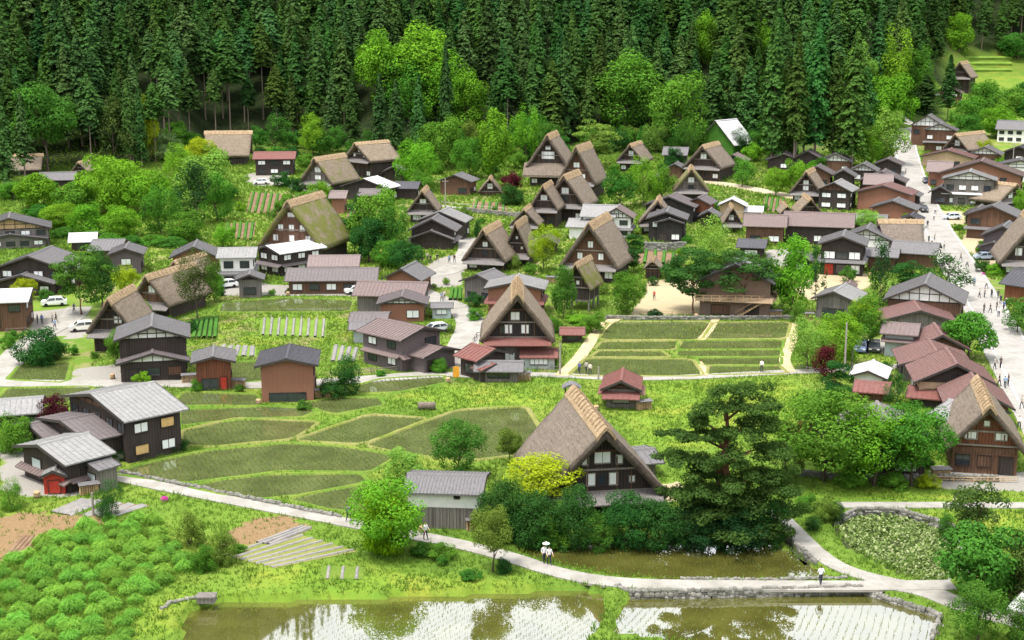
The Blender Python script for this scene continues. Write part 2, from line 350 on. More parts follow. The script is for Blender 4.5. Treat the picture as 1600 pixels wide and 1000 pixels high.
def seq(*a):
    o = []
    for s, e, st in a: o += list(np.arange(s, e, st))
    return np.array(o)
gx = seq((-2600, -400, 200), (-400, -120, 14), (-120, -50, 2.5), (-50, 62, .62), (62, 130, 2.5), (130, 400, 14), (400, 2601, 200))
gy = seq((-900, -60, 120), (-60, 0, 10), (0, 90, 3.), (90, 100, 1.2), (100, 166, .62), (166, 340, 2.), (340, 480, 4.), (480, 720, 7.), (720, 1000, 25), (1000, 3400, 150))
X, Y = np.meshgrid(gx, gy); Z = hgt(X, Y)
near = (Y > 95) & (Y < 175)
for pl, zz in SUNK:
    big = grow(pl, .45); ins = inpoly(X, Y, big); Z = np.where(ins, np.minimum(Z, zz-.35), Z)
nx, ny = len(gx), len(gy); idx = np.arange(nx*ny).reshape(ny, nx)
F = np.stack([idx[:-1, :-1], idx[:-1, 1:], idx[1:, 1:], idx[1:, :-1]], -1).reshape(-1, 4)
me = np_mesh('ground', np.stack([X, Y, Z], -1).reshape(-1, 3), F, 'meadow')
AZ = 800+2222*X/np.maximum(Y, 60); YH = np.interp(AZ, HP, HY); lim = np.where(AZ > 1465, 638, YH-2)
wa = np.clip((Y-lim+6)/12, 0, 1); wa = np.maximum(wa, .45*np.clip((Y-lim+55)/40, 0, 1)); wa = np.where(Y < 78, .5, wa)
LAWN = [
 [(290, 545), (310, 510), (345, 490), (540, 492), (545, 530), (420, 545)],
 [(600, 630), (640, 606), (760, 598), (900, 600), (900, 640), (840, 636), (700, 640)],
 [(1000, 700), (990, 640), (1010, 600), (1200, 592), (1270, 600), (1250, 680), (1100, 700)],
 [(1370, 782), (1400, 766), (1560, 770), (1640, 785)],
 [(1420, 802), (1500, 798), (1640, 800), (1640, 830), (1520, 840)],
 [(205, 1010), (215, 960), (235, 935), (300, 925), (860, 908), (870, 915), (330, 938), (275, 950), (262, 1010)],
 [(1310, 588), (1330, 556), (1400, 556), (1405, 575), (1350, 580)],
 [(340, 372), (345, 345), (400, 335), (410, 360), (395, 385)],
 [(1490, 125), (1505, 84), (1545, 80), (1620, 82), (1640, 125), (1540, 130)],
 [(1250, 772), (1300, 752), (1420, 772), (1320, 785)], [(380, 905), (430, 875), (560, 890), (860, 905), (700, 915), (500, 920)]]
def paint(name, polys, soft):
    acc = np.zeros(X.shape); r0 = np.random.default_rng(2); pw = [[G(*q) for q in pl] for pl in polys]; sel = (Y > 95) & (Y < 760) & (np.abs(X) < 420)
    xs, ys = X[sel], Y[sel]; t = np.zeros(xs.shape)
    for _ in range(8):
        jx, jy = xs+r0.normal(0, soft, xs.shape), ys+r0.normal(0, soft, xs.shape)
        for q in pw: t = np.maximum(t, 0)+inpoly(jx, jy, q)/8.
    acc[sel] = np.clip(t, 0, 1); at_ = me.attributes.new(name, 'FLOAT', 'POINT'); at_.data.foreach_set('value', acc.ravel().astype(np.float32))
GRAVEL_P = [
 [(600, 442), (655, 424), (685, 404), (715, 398), (735, 382), (750, 398), (722, 428), (722, 446), (660, 452)],
 [(700, 575), (712, 545), (745, 545), (740, 590)],
 [(1195, 392), (1240, 388), (1275, 405), (1240, 425), (1200, 410)],
 [(30, 490), (120, 480), (140, 505), (125, 530), (60, 520)],
 [(105, 600), (125, 575), (185, 570), (300, 588), (300, 604)],
 [(340, 462), (350, 440), (450, 446), (570, 440), (640, 438), (640, 452), (560, 462), (430, 462)],
 [(385, 272), (420, 268), (455, 275), (430, 290), (395, 290)],
 [(0, 760), (0, 705), (40, 700), (150, 725), (160, 748), (120, 775), (40, 775)],
 [(1440, 752), (1465, 725), (1500, 735), (1700, 742), (1700, 770), (1480, 765)],
 [(1340, 552), (1350, 530), (1420, 530), (1425, 555)],
]
SAND_P = [
 [(985, 492), (1008, 462), (1012, 438), (1090, 436), (1100, 470), (1095, 492)],
 [(1240, 452), (1275, 428), (1352, 428), (1365, 445), (1330, 460), (1265, 470)],
 [(1452, 330), (1505, 330), (1510, 350), (1480, 352)],
 [(1020, 760), (1060, 752), (1075, 772), (1040, 790)],
 [(1500, 385), (1510, 360), (1600, 395), (1640, 420), (1560, 425)],
]
SOIL_P = [
 [(-20, 835), (10, 800), (90, 805), (170, 805), (165, 818), (80, 830)],
 [(-40, 885), (-40, 838), (30, 830), (70, 838), (60, 858), (25, 880)],
 [(350, 848), (375, 818), (430, 805), (480, 815), (470, 835), (400, 852)],
]
for nm_, pl_ in (('gravel', GRAVEL_P), ('sand', SAND_P), ('soil', SOIL_P)):
    paint(nm_, pl_, .9 if nm_ == 'soil' else .5); (THIN if nm_ == 'soil' else NOGRASS).extend([[G(*q) for q in pl] for pl in pl_])
paint('lawn', LAWN, 1.3)
paint('village', [[(-60, 600), (-60, 400), (330, 380), (420, 280), (640, 270), (840, 280), (1100, 250), (1420, 200), (1700, 210), (1700, 720), (1440, 700), (1260, 560), (1220, 480), (960, 480), (880, 590), (300, 600)]], 5.)
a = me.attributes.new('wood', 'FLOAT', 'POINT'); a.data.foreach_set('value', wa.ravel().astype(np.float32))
me.polygons.foreach_set('use_smooth', np.ones(len(F), bool))
tag(put('ground', me), kind='structure')

def sheet(name, pts, mat, lift=.02, parent=None, kind='structure'):
    b = MB(); b.quad(*[(p[0], p[1], p[2]+lift) for p in pts]); o = b.build(name, mat, parent)
    if parent is None: tag(o, kind=kind)
    return o
def bund(pts, mat, w=.5, h=.24, parent=None, z=None):
    b = MB(); nn = outward(pts); n = len(pts); prof = [(-.12, -.05), (.06, h), (w, h*.95), (w+.35, -.06)]; rows = []
    # fine resampling with a little wander
    fine = []
    for i in range(n):
        p, q = Vector(pts[i]), Vector(pts[(i+1) % n]); k = max(1, int((q-p).length/1.6))
        for j in range(k): fine.append(p.lerp(q, j/k))
    nn = outward(fine)
    for p, q in zip(fine, nn):
        j = 1+.35*noise.noise(Vector((p[0]*.4, p[1]*.4, 3))); hj = 1+.5*noise.noise(Vector((p[0]*.7, p[1]*.7, 9)))
        rows.append([(p[0]+q.x*o*j, p[1]+q.y*o*j, (p[2] if z is None else z)+(zz*hj if zz > 0 else zz)) for o, zz in prof])
    m = len(rows)
    for i in range(m):
        for k in range(3): b.quad(rows[i][k], rows[(i+1) % m][k], rows[(i+1) % m][k+1], rows[i][k+1])
    return b.build('bund', mat, parent)
def seedlings(pts, ang, ds, dt, hgt_, wid, z, parent, keep=1., dbl=False, curve=0.):
    xs = [p[0] for p in pts]; ys = [p[1] for p in pts]; cx, cy = (min(xs)+max(xs))/2, (min(ys)+max(ys))/2
    r = max(max(xs)-min(xs), max(ys)-min(ys))*.75
    s, t = np.meshgrid(np.arange(-r, r, ds), np.arange(-r, r, dt)); s = s.ravel()+rng.normal(0, ds*.06, s.size); t = t.ravel()+rng.normal(0, dt*.15, t.size)
    s = s+curve*t*t
    c, sn = math.cos(R(ang)), math.sin(R(ang)); x = cx+s*c-t*sn; y = cy+s*sn+t*c
    k = inpoly(x, y, grow(pts, -.15)); x, y = x[k], y[k]
    den = np.array([noise.noise(Vector((a*.13, b_*.13, 4))) for a, b_ in zip(x, y)]); k = rng.random(x.size) < np.clip(keep*(1+.9*den), .2, 1); x, y = x[k], y[k]; n = x.size
    if n == 0: return
    vs_, fs = [], []
    for q in range(2 if dbl else 1):
        az = rng.random(n)*6.28; hh = hgt_*(.6+.8*rng.random(n)); ww = wid*(.6+.8*rng.random(n)); tx = rng.normal(0, .35, n)*hh; ty = rng.normal(0, .35, n)*hh; zz = np.full(n, z)
        p0 = np.stack([x-np.cos(az)*ww*.35, y-np.sin(az)*ww*.35, zz], 1); p1 = np.stack([x+np.cos(az)*ww*.35, y+np.sin(az)*ww*.35, zz], 1)
        p2 = np.stack([x+np.cos(az)*ww+tx, y+np.sin(az)*ww+ty, zz+hh], 1); p3 = np.stack([x-np.cos(az)*ww+tx, y-np.sin(az)*ww+ty, zz+hh*.9], 1)
        vs_.append(np.stack([p0, p1, p2, p3], 1).reshape(-1, 3))
    v = np.concatenate(vs_); f = np.arange(len(v)).reshape(-1, 4)
    o = put('rice_seedlings', np_mesh('rice_seedlings', v, f, 'seedlings', rng.random(len(f))), parent); o['kind'] = 'stuff'
def paddy(pts, z, bmat='bank_grass', ang=20, ds=.34, dt=.24, hh=.16, ww=.07, keep=.95, sunk=False, dbl=False, curve=0., bw=.5, bh=.24, water_mat='paddy_water'):
    wl_ = grow(pts, .6 if sunk else .03)
    b = MB(); b.quad(*[(p[0], p[1], z) for p in wl_]); o = b.build('rice_paddy', water_mat); tag(o, kind='structure')
    if not sunk: bund(pts, bmat, bw, bh, o, z=z)
    seedlings(pts, ang, ds, dt, hh, ww, z, o, keep, dbl, curve)
    NOGRASS.append(grow(pts, .2)); return o
paddy(PAD_A, ZF, ang=-32, ds=.62, dt=.19, hh=.13, ww=.03, sunk=True, curve=.004, keep=.9, water_mat='flooded_paddy')
paddy(PAD_B, ZF, ang=-24, ds=.62, dt=.19, hh=.12, ww=.028, sunk=True, curve=-.006, keep=.85, water_mat='flooded_paddy')
paddy(PAD_C, -.3, ang=8, ds=.36, dt=.26, hh=.11, ww=.03, sunk=True, keep=.5, water_mat='flooded_paddy')
o = sheet('ditch_water', [Vector((p[0], p[1], -.3)) for p in grow(DITCH, .3)], 'pond_water', 0); NOGRASS.append(DITCH)
# lily pond
pond = sheet('lily_pond', [Vector((p[0], p[1], -.55)) for p in grow(POND, .8)], 'pond_water', 0); NOGRASS.append(POND)
NP = 26000; xs = rng.uniform(min(p[0] for p in POND), max(p[0] for p in POND), NP); ys = rng.uniform(min(p[1] for p in POND), max(p[1] for p in POND), NP)
den = np.array([noise.noise(Vector((a*.16, b*.16, 0))) for a, b in zip(xs, ys)]); e = grow(POND, -.3)
k = inpoly(xs, ys, e) & (rng.random(NP) < np.clip(.75+den*1.5, .08, .95)); xs, ys = xs[k], ys[k]; n = len(xs)
t = np.linspace(0, 6.283, 7)[:6]; rr = rng.uniform(.06, .15, n)
tl = rng.normal(0, .6, (n, 2)); zz = -.54+rng.random(n)*.12+(rng.random(n) < .35)*rng.random(n)*.3
dx = rr[:, None]*np.cos(t); dy = rr[:, None]*np.sin(t)
v = np.stack([xs[:, None]+dx, ys[:, None]+dy, zz[:, None]+dx*tl[:, :1]+dy*tl[:, 1:]], -1).reshape(-1, 3); ix = np.arange(n*6).reshape(-1, 6)
f = np.concatenate([ix[:, [0, 1, 2, 3]], ix[:, [0, 3, 4, 5]]]); tone = rng.random(n); o = put('lily_pads', np_mesh('lily_pads', v, f, 'lily_leaves', np.concatenate([tone, tone])), pond); o['kind'] = 'stuff'

# terraced paddies in the middle and on the right
MID = [
 ([(180, 738), (250, 722), (330, 706), (450, 695), (540, 701), (612, 713), (575, 735), (440, 733), (290, 752)], 'bank_grass', 25),
 ([(305, 760), (350, 752), (420, 744), (560, 743), (570, 751), (470, 770), (410, 776), (350, 768)], 'bank_grass', 25),
 ([(458, 780), (520, 768), (600, 757), (625, 760), (570, 799), (520, 793)], 'bank_grass', 25),
 ([(292, 674), (370, 656), (492, 661), (452, 684), (335, 695), (292, 694)], 'bank_dry', 22),
 ([(468, 688), (580, 650), (662, 654), (562, 692)], 'bank_dry', 30),
 ([(580, 695), (650, 668), (718, 643), (815, 637), (838, 676), (828, 706), (740, 716), (640, 708)], 'bank_dry', 30),
 ([(285, 642), (420, 637), (492, 641), (470, 650), (380, 652), (287, 663)], 'bank_grass', 20),
 ([(470, 632), (530, 622), (588, 624), (594, 632), (525, 645)], 'bank_grass', 20),
 ([(2, 624), (15, 608), (142, 606), (122, 620), (100, 628)], 'bank_grass', 15),
 ([(20, 592), (36, 573), (104, 566), (96, 597)], 'bank_grass', 60),
 ([(365, 567), (408, 565), (405, 595), (362, 597)], 'bank_grass', 80),
 ([(275, 632), (290, 614), (398, 618), (400, 632)], 'bank_grass', 20),
 ([(560, 604), (600, 594), (690, 589), (692, 597), (620, 611), (562, 613)], 'bank_grass', 15),
 ([(940, 530), (958, 504), (1108, 504), (1090, 530)], 'bank_dry', 30),
 ([(1104, 529), (1122, 505), (1230, 504), (1223, 528)], 'bank_dry', 30),
 ([(932, 546), (944, 535), (1060, 534), (1050, 545)], 'bank_dry', 30),
 ([(893, 586), (920, 561), (1078, 563), (1095, 586)], 'bank_dry', 35),
 ([(925, 557), (940, 549), (1030, 550), (1044, 556)], 'bank_dry', 30),
 ([(1062, 545), (1066, 534), (1222, 533), (1218, 544)], 'bank_grass', 30),
 ([(1058, 556), (1062, 549), (1218, 548), (1218, 556)], 'bank_grass', 30),
 ([(1097, 569), (1092, 561), (1218, 560), (1216, 569)], 'bank_grass', 30),
 ([(1108, 584), (1112, 573), (1215, 573), (1225, 582)], 'bank_dry', 40),
 ([(345, 487), (352, 473), (450, 466), (548, 470), (545, 486)], 'bank_grass', 30),
]
for poly, bm_, an in MID:
    pts = chaikin(grow(W2(poly, .03), .55), 1); far = pts[0][1] > 200
    paddy(pts, .03, bm_, an, ds=.85 if far else .62, dt=.28 if far else .2, hh=.2 if far else .17, ww=.11 if far else .065, keep=.85, bw=.4, bh=.13)

# ---- roads and paths
def path_pts(px, it=2): return chaikin(W2(px), it, closed=False)
def road(name, px, width, mat, lift=.10, kerb=None, it=2):
    p = path_pts(px, it); fine = []
    for i in range(len(p)-1):
        k = max(1, int((p[i+1]-p[i]).length/2.5))
        for j in range(k): fine.append(p[i].lerp(p[i+1], j/k))
    fine.append(p[-1]); n = len(fine); L_, R_ = [], []
    for i, q in enumerate(fine):
        d = (fine[min(i+1, n-1)]-fine[max(i-1, 0)]); d.z = 0; d.normalize(); s = Vector((d.y, -d.x, 0))
        w = width if not isinstance(width, tuple) else width[0]+(width[1]-width[0])*i/(n-1)
        w *= 1+.05*noise.noise(Vector((q.x*.2, q.y*.2, 1)))
        for arr, sg in ((L_, -1), (R_, 1)):
            e = q+s*sg*w/2; e.z = H(e.x, e.y)+lift; arr.append(e)
    b = MB(); dn = Vector((0, 0, -lift-.12))
    for i in range(n-1):
        b.quad(L_[i], R_[i], R_[i+1], L_[i+1])
        b.quad(L_[i]+dn, L_[i], L_[i+1], L_[i+1]+dn); b.quad(R_[i], R_[i]+dn, R_[i+1]+dn, R_[i+1])
    o = b.build(name, mat); tag(o, kind='structure'); NOGRASS.append([*L_, *R_[::-1]])
    return o, L_, R_
road1, r1L, r1R = road('village_path', [(140, 737), (200, 750), (330, 777), (450, 799), (545, 818), (640, 836), (720, 851), (800, 872), (860, 893), (930, 908), (1010, 914), (1130, 915), (1250, 916), (1350, 916), (1490, 915)], 2.1, 'road')
road('footpath', [(1205, 795), (1232, 820), (1262, 852), (1300, 882), (1345, 900), (1420, 916)], 1.9, 'road', .085)
road('footpath', [(1400, 914), (1450, 924), (1500, 945), (1560, 965), (1680, 990)], 2.6, 'road', .07)
road('footpath', [(1310, 790), (1400, 790), (1500, 790), (1680, 791)], 1.7, 'road')
road('lane', [(-60, 598), (60, 600), (170, 600), (300, 600), (430, 603), (560, 594), (640, 588), (700, 584)], 3.6, 'road')
road('lane', [(-20, 600), (8, 575), (28, 550), (60, 525), (110, 500), (125, 480)], 4.2, 'road', .085)
road('lane', [(690, 585), (760, 588), (830, 585), (900, 588), (970, 592), (1080, 590), (1200, 583), (1300, 579), (1420, 572)], 2.4, 'road', .085)
road('lane', [(712, 560), (728, 530), (738, 505), (722, 484), (690, 470), (655, 455), (630, 440), (560, 452), (440, 456)], 4.6, 'road', .07)
road('lane', [(640, 432), (690, 428), (725, 410), (738, 390), (730, 372)], 5.5, 'road', .055)
road('lane', [(400, 282), (440, 288), (475, 296), (500, 303)], 3.4, 'road')
road('lane', [(690, 322), (740, 328), (800, 333)], 1.8, 'road', .085)
road('lane', [(1095, 283), (1135, 288), (1200, 300), (1250, 310)], 5.0, 'sand', .085)
street, sL, sR = road('main_street', [(1408, 186), (1409, 215), (1416, 250), (1432, 300), (1455, 345), (1485, 395), (1520, 450), (1552, 505), (1582, 560), (1612, 615), (1660, 700)], (8.5, 7.2), 'asphalt')
# pale kerb / gutter line on both sides of the street
for side, off in ((sL, .25), (sR, -1.6)):
    b = MB()
    for i in range(len(side)-1):
        a_, c_ = side[i], side[i+1]; o1 = (sR[i]-sL[i]).normalized()*off; o2 = (sR[i+1]-sL[i+1]).normalized()*off; w = (sR[i]-sL[i]).normalized()*.35; up = Vector((0, 0, .05))
        b.quad(a_+o1+up, a_+o1+w+up, c_+o2+w+up, c_+o2+up)
    b.build('gutter', 'paving_edge', street)
road('footpath', [(876, 588), (900, 566), (916, 545), (932, 520), (955, 499), (1000, 494)], 1.9, 'dirt_path', .12)
road('footpath', [(1235, 582), (1223, 562), (1236, 540), (1242, 505)], 1.6, 'dirt_path', .12)
road('footpath', [(1090, 566), (1100, 576), (1100, 588)], 1.1, 'dirt_path', .13)
road('footpath', [(1095, 532), (1110, 515), (1118, 500)], 1.3, 'dirt_path', .13)
def yard(name, px, mat, lift=.035, sm=2):
    pts = chaikin(W2(px), sm); NOGRASS.append(pts); return sheet(name, pts, mat, lift)
# bare ground, gardens
# hedge lines on the terraced field at the top right
for ya in (93, 102, 112):
    b = MB(); p = [G(x, ya) for x in range(1508, 1585, 6)]
    b.tube([q+Vector((0, 0, .5)) for q in p], [.9+.3*random.random() for _ in p], 6); o = b.build('tea_row', 'crop_green'); tag(o, {93: 'topmost', 102: 'middle', 112: 'lowest'}[ya]+' low green crop row on the far terraced field', 'crop row', 'crop rows on the far terrace')
# mulch films: garden rows with a rounded cross-section
def mulch_rows(name, label, quad, n, mat, w=.55, h=.18, soil='soil'):
    a, b_, c_, d_ = [G(*q) for q in quad]; root = sheet(name, [a, b_, c_, d_], soil, .03); NOGRASS.append([a, b_, c_, d_])
    for i in range(n):
        t = (i+.5)/n; p, q = a.lerp(d_, t), b_.lerp(c_, t); L0 = (q-p).length; dr = (q-p).normalized(); s = Vector((dr.y, -dr.x, 0))*w/2; m_ = MB(); k = max(2, int(L0/1.2)); rows = []
        for j in range(k+1):
            e = p.lerp(q, j/k); hh = h*(1+.4*noise.noise(e*.9)); rows.append([e-s, e-s*.6+Vector((0, 0, hh)), e+s*.6+Vector((0, 0, hh)), e+s])
        for j in range(k):
            for r_ in range(3): m_.quad(rows[j][r_], rows[j+1][r_], rows[j+1][r_+1], rows[j][r_+1])
        o = m_.build('mulch_row', mat, root, True); o.location.z = .035
mulch_rows('garden_plot', '', [(345, 868), (450, 830), (560, 862), (430, 888)], 7, 'mulch_film', .36, .10, 'bank_dry')
mulch_rows('garden_plot', '', [(398, 848), (470, 822), (488, 826), (425, 852)], 3, 'mulch_film', .42, .14)
mulch_rows('garden_plot', '', [(78, 800), (125, 780), (165, 782), (110, 806)], 3, 'mulch_film', 1.1, .08)
mulch_rows('garden_plot', '', [(122, 806), (175, 785), (235, 790), (180, 807)], 3, 'mulch_film', 1.1, .08)
mulch_rows('garden_plot', '', [(500, 905), (503, 885), (570, 886), (568, 906)], 3, 'mulch_film', .3, .06, 'bank_grass')
mulch_rows('garden_plot', '', [(405, 524), (408, 498), (512, 500), (510, 528)], 9, 'mulch_film', .45, .25, 'crop_green')
mulch_rows('garden_plot', '', [(335, 555), (345, 540), (400, 542), (400, 558)], 5, 'mulch_film', .8, .2, 'crop_green')
mulch_rows('garden_plot', '', [(515, 565), (520, 540), (562, 545), (556, 566)], 4, 'mulch_film', .7, .2, 'crop_green')
mulch_rows('garden_plot', '', [(8, 868), (35, 838), (62, 840), (30, 876)], 4, 'soil', .5, .15, 'soil')

for q_, n_ in (([(384, 332), (392, 300), (468, 306), (462, 336)], 8), ([(735, 330), (740, 314), (792, 318), (792, 334)], 5), ([(298, 530), (305, 502), (342, 496), (340, 530)], 5), ([(985, 412), (990, 386), (1060, 398), (1058, 414)], 5), ([(1190, 330), (1195, 308), (1228, 312), (1226, 332)], 4), ([(350, 372), (352, 350), (400, 348), (396, 376)], 5), ([(700, 470), (704, 452), (722, 452), (722, 470)], 3), ([(540, 345), (545, 325), (600, 330), (598, 346)], 5)):
    mulch_rows('vegetable_plot', '', q_, n_, 'ivy', .75, .42, 'soil')

# ---- dry-stone walls and kerbs: stones heaped along a line
def stones(line, z0, z1, size, thick=.35, jit=.12):
    b = MB(); p = [Vector(q) for q in line]; zr = z0
    while zr < z1-.02:
        h0 = size*(.6+.3*random.random()); acc = 0
        for i in range(len(p)-1):
            L0 = (p[i+1]-p[i]).length; d = (p[i+1]-p[i]).normalized(); s = Vector((d.y, -d.x, 0)); x = random.random()*size*.5
            while x < L0:
                w = size*(.6+.8*random.random()); c_ = p[i]+d*(x+w/2)+s*random.uniform(-jit, jit); hh = h0*(.8+.4*random.random())
                k = len(b.v)
                for zz, sh in ((zr, 1.), (zr+hh*.6, 1.08), (zr+hh, .7)):
                    for (u, v_) in ((-1, -1), (1, -1), (1, 1), (-1, 1)):
                        e = c_+d*u*w*.48*sh*random.uniform(.85, 1.1)+s*v_*thick*.5*sh*random.uniform(.85, 1.1); b.v.append((e.x, e.y, zz+c_.z+random.uniform(-.03, .03)))
                for q in range(2):
                    for r_ in range(4): b.f.append((k+q*4+r_, k+q*4+(r_+1) % 4, k+(q+1)*4+(r_+1) % 4, k+(q+1)*4+r_)); b.m.append(0)
                b.f.append((k+8, k+9, k+10, k+11)); b.m.append(0); x += w
        zr += h0
    return b
def stone_wall(label, px, z0, z1, size=.4, lvl=0., it=1, cat='stone wall'):
    line = [Vector((q.x, q.y, 0 if lvl is not None else q.z)) for q in (chaikin([G(x, y, lvl) for x, y in px], it, closed=False))]
    e = put('stone_wall', None, None); tag(e, label, cat); e.location = (0, 0, 0)
    o = stones(line, z0, z1, size).build('stones', 'stone', e); o['kind'] = 'stuff'; return e
stone_wall('dry-stone retaining wall under the path above the right front paddy', [(960, 925), (985, 935), (1100, 934), (1230, 931), (1345, 927)], ZF-.1, .1, .42, ZF)
stone_wall('stone edge along the upper side of the long near path by paddies', [(186, 739), (250, 752), (330, 768), (400, 783), (470, 797), (530, 808)], 0, .32, .5, 0)
stone_wall('stone edge of the right front paddy beside the footpath fork', [(1347, 927), (1405, 945), (1470, 966), (1456, 1000)], ZF-.1, -.4, .4, ZF)
stone_wall('curved stone edge left of the front paddy beside the grass track', [(252, 958), (262, 948), (290, 941), (330, 934)], -.6, .15, .4, -.2)
stone_wall('thin stone edge between the tree-mirroring paddy and the path', [(1060, 904), (1200, 906), (1320, 903)], -.3, .14, .35, 0)
stone_wall('dark stone bank round the far side of the lily pond', [(1305, 818), (1340, 800), (1400, 801), (1450, 815), (1490, 828)], -.5, .3, .4, -.2)
stone_wall('stone edge of the narrow ditch beside the footpath', [(1216, 826), (1245, 852), (1274, 880)], -.3, .2, .35, 0)
stone_wall('stone wall below the grass strip in front of the weeping trees', [(1240, 742), (1330, 752), (1450, 750), (1560, 752)], 0, .5, .45, 0)
stone_wall('stone footing of the black two-storey house on the slope', [(1005, 391), (1040, 393), (1068, 391)], 0, 1.6, .6, None)
stone_wall('low stone terrace wall above the right paddies and gravel yard', [(945, 499), (1000, 500), (1120, 500), (1240, 499)], 0, .55, .5, 0)
stone_wall('stone wall bordering the raised field behind the tiered dark house', [(722, 331), (760, 335), (815, 340)], 0, .9, .6, None)
stone_wall('stone footing wall below the dark hedge of the big grey-roofed house', [(160, 724), (215, 717), (282, 703)], 0, .8, .45, 0)

# ================================================================== houses
def frame_of(xL, xR, yb, yaw):
    """front-centre on the ground, scale, width between the two front corners"""
    p = G((xL+xR)/2, yb); d = depth(p); s = FPX/d
    az = math.degrees(math.atan2(p.x, p.y)); rel = R(yaw-az)
    return p, s, (xR-xL)/(s*max(.25, abs(math.cos(rel))))
def root_at(name, p, yaw, label, cat, group=None):
    e = put(name, None, None, p, -R(yaw)); e.empty_display_size = .5; tag(e, label, cat, group); return e
GLASSTYPE = {'p': 'paper', 'g': 'glass', 'y': 'board_yellow', 'w': 'wood_brown', 'r': 'red_paint', 'd': 'wood_dark', 'm': 'wall_metal'}
def window(parent, axis, pos, u, z, w, h, typ, out=-1, frame='wood_dark'):
    """window or door on a wall: frame proud of the wall, mullions, pane set back in it (sub-part)"""
    b = MB(); t = .07
    def bx(a0, a1, z0, z1, o0, o1):
        lo, hi = sorted((pos+out*o0, pos+out*o1))
        if axis == 'x': b.box(u+a0, u+a1, lo, hi, z+z0, z+z1)
        else: b.box(lo, hi, u+a0, u+a1, z+z0, z+z1)
    bx(-w/2-t, -w/2, -t, h+t, -.02, .10); bx(w/2, w/2+t, -t, h+t, -.02, .10); bx(-w/2, w/2, h, h+t, -.02, .095); bx(-w/2-.03, w/2+.03, -t-.04, 0, -.02, .15)
    if typ in 'pg' and w > .9:
        k = 2 if w < 2.2 else 4
        for i in range(1, k): bx(-w/2+w*i/k-.03, -w/2+w*i/k+.03, 0, h, 0, .07)
    f = b.build('door' if typ in 'dr' else 'window', frame, parent); b = MB(); bx(-w/2, w/2, 0, h, -.02, .035); b.build('panel' if typ in 'dwrym' else 'pane', GLASSTYPE[typ], f); return f
def chevron(w, e, a, t, x0=0.):
    return [(x0-w, e), (x0, a), (x0+w, e), (x0+w, e-t), (x0, a-t*1.15), (x0-w, e-t)]

def thatch_roof(root, W, L, he, ha, moss, grey, seed, cap=True, th=.75, col=None):
    rnd = random.Random(seed); w = W/2; ny = max(8, int(L/.7)); nh = 12; g = []
    prof = []
    for i in range(2*nh+1):
        u = (i-nh)/nh; au = abs(u); x = u*w; z = ha-(ha-he)*(au**1.0)
        z += .035*(ha-he)*math.sin(au*math.pi)*(-1 if False else 1)*.6          # slightly full slopes
        if au < .09: z -= (.09-au)*(ha-he)*.35                                # rounded crest
        prof.append((x, z))
    sl = math.atan2(ha-he, w); nxn, nzn = math.sin(sl), math.cos(sl)
    V, Fc, M = [], [], []
    def row(y, flare, inner):
        o = []
        for i, (x, z) in enumerate(prof):
            u = (i-nh)/nh; sg = (u > 0)-(u < 0); yy = y+flare*(1-abs(u))
            dn = noise.noise(Vector((x*.9+seed*7, y*.9, z*.9)))*.10+noise.noise(Vector((x*2.6+seed*7, y*2.6, z*2.6)))*.05
            if inner: tt = th*(1.0 if abs(u) < .999 else .96); px_, pz_ = x-sg*nxn*tt, z-nzn*tt-(th*.35 if abs(u) < .04 else 0)
            else: px_, pz_ = x+sg*nxn*dn, z+nzn*dn
            if abs(u) > .999 and not inner: pz_ += noise.noise(Vector((y*1.7, seed, 2)))*.12
            o.append((px_, yy, pz_))
        return o
    k = 2*nh+1
    for j in range(ny+1):
        y = L*j/ny; fl = -.55 if j == 0 else (.55 if j == ny else 0); V += row(y, fl, False)
    off = len(V)
    for j in range(2): V += row(L*j, -.45 if j == 0 else .45, True)
    for j in range(ny):
        for i in range(k-1): Fc.append((j*k+i, j*k+i+1, (j+1)*k+i+1, (j+1)*k+i)); M.append(0)
    for i in range(k-1):
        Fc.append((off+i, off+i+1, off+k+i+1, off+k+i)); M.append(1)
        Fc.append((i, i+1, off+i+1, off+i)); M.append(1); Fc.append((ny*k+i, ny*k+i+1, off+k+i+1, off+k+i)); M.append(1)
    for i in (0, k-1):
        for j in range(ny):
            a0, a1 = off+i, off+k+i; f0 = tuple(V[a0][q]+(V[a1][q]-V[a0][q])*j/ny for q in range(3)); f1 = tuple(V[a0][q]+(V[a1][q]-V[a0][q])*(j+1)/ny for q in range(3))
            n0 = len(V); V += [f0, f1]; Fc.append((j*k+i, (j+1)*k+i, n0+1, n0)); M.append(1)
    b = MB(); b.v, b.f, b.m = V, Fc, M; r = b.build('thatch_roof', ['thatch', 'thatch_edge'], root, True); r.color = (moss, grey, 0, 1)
    if cap:
        cw = min(1.0, W*.09); b = MB(); n2 = max(6, int(L/.8)); pr = []
        for i in range(-4, 5):
            u = i/4; pr.append((u*cw, ha+.22-abs(u)**1.25*cw*(ha-he)/w*1.02))
        rows = [[(x+noise.noise(Vector((x, j*.7, seed)))*.05, -.72+(L+1.44)*j/n2, z+noise.noise(Vector((x*2, j*.9, seed+5)))*.09) for x, z in pr]+[(x*.9, -.72+(L+1.44)*j/n2, z-.38) for x, z in pr[::-1]] for j in range(n2+1)]
        kk = len(rows[0])
        for j in range(n2):
            for i in range(kk): b.quad(rows[j][i], rows[j][(i+1) % kk], rows[j+1][(i+1) % kk], rows[j+1][i])
        b.quad(*rows[0]); b.quad(*rows[-1])
        y = .3
        while y < L-.2:                                                       # straw bundles tied across the crest
            b.tube([(x*1.02, y, z+.06) for x, z in pr[1:-1]], [.10]*(len(pr)-2), 5); y += 1.15
        c_ = b.build('ridge_cap', 'straw', r); c_.color = (.15, .1, 0, 1)
    return r
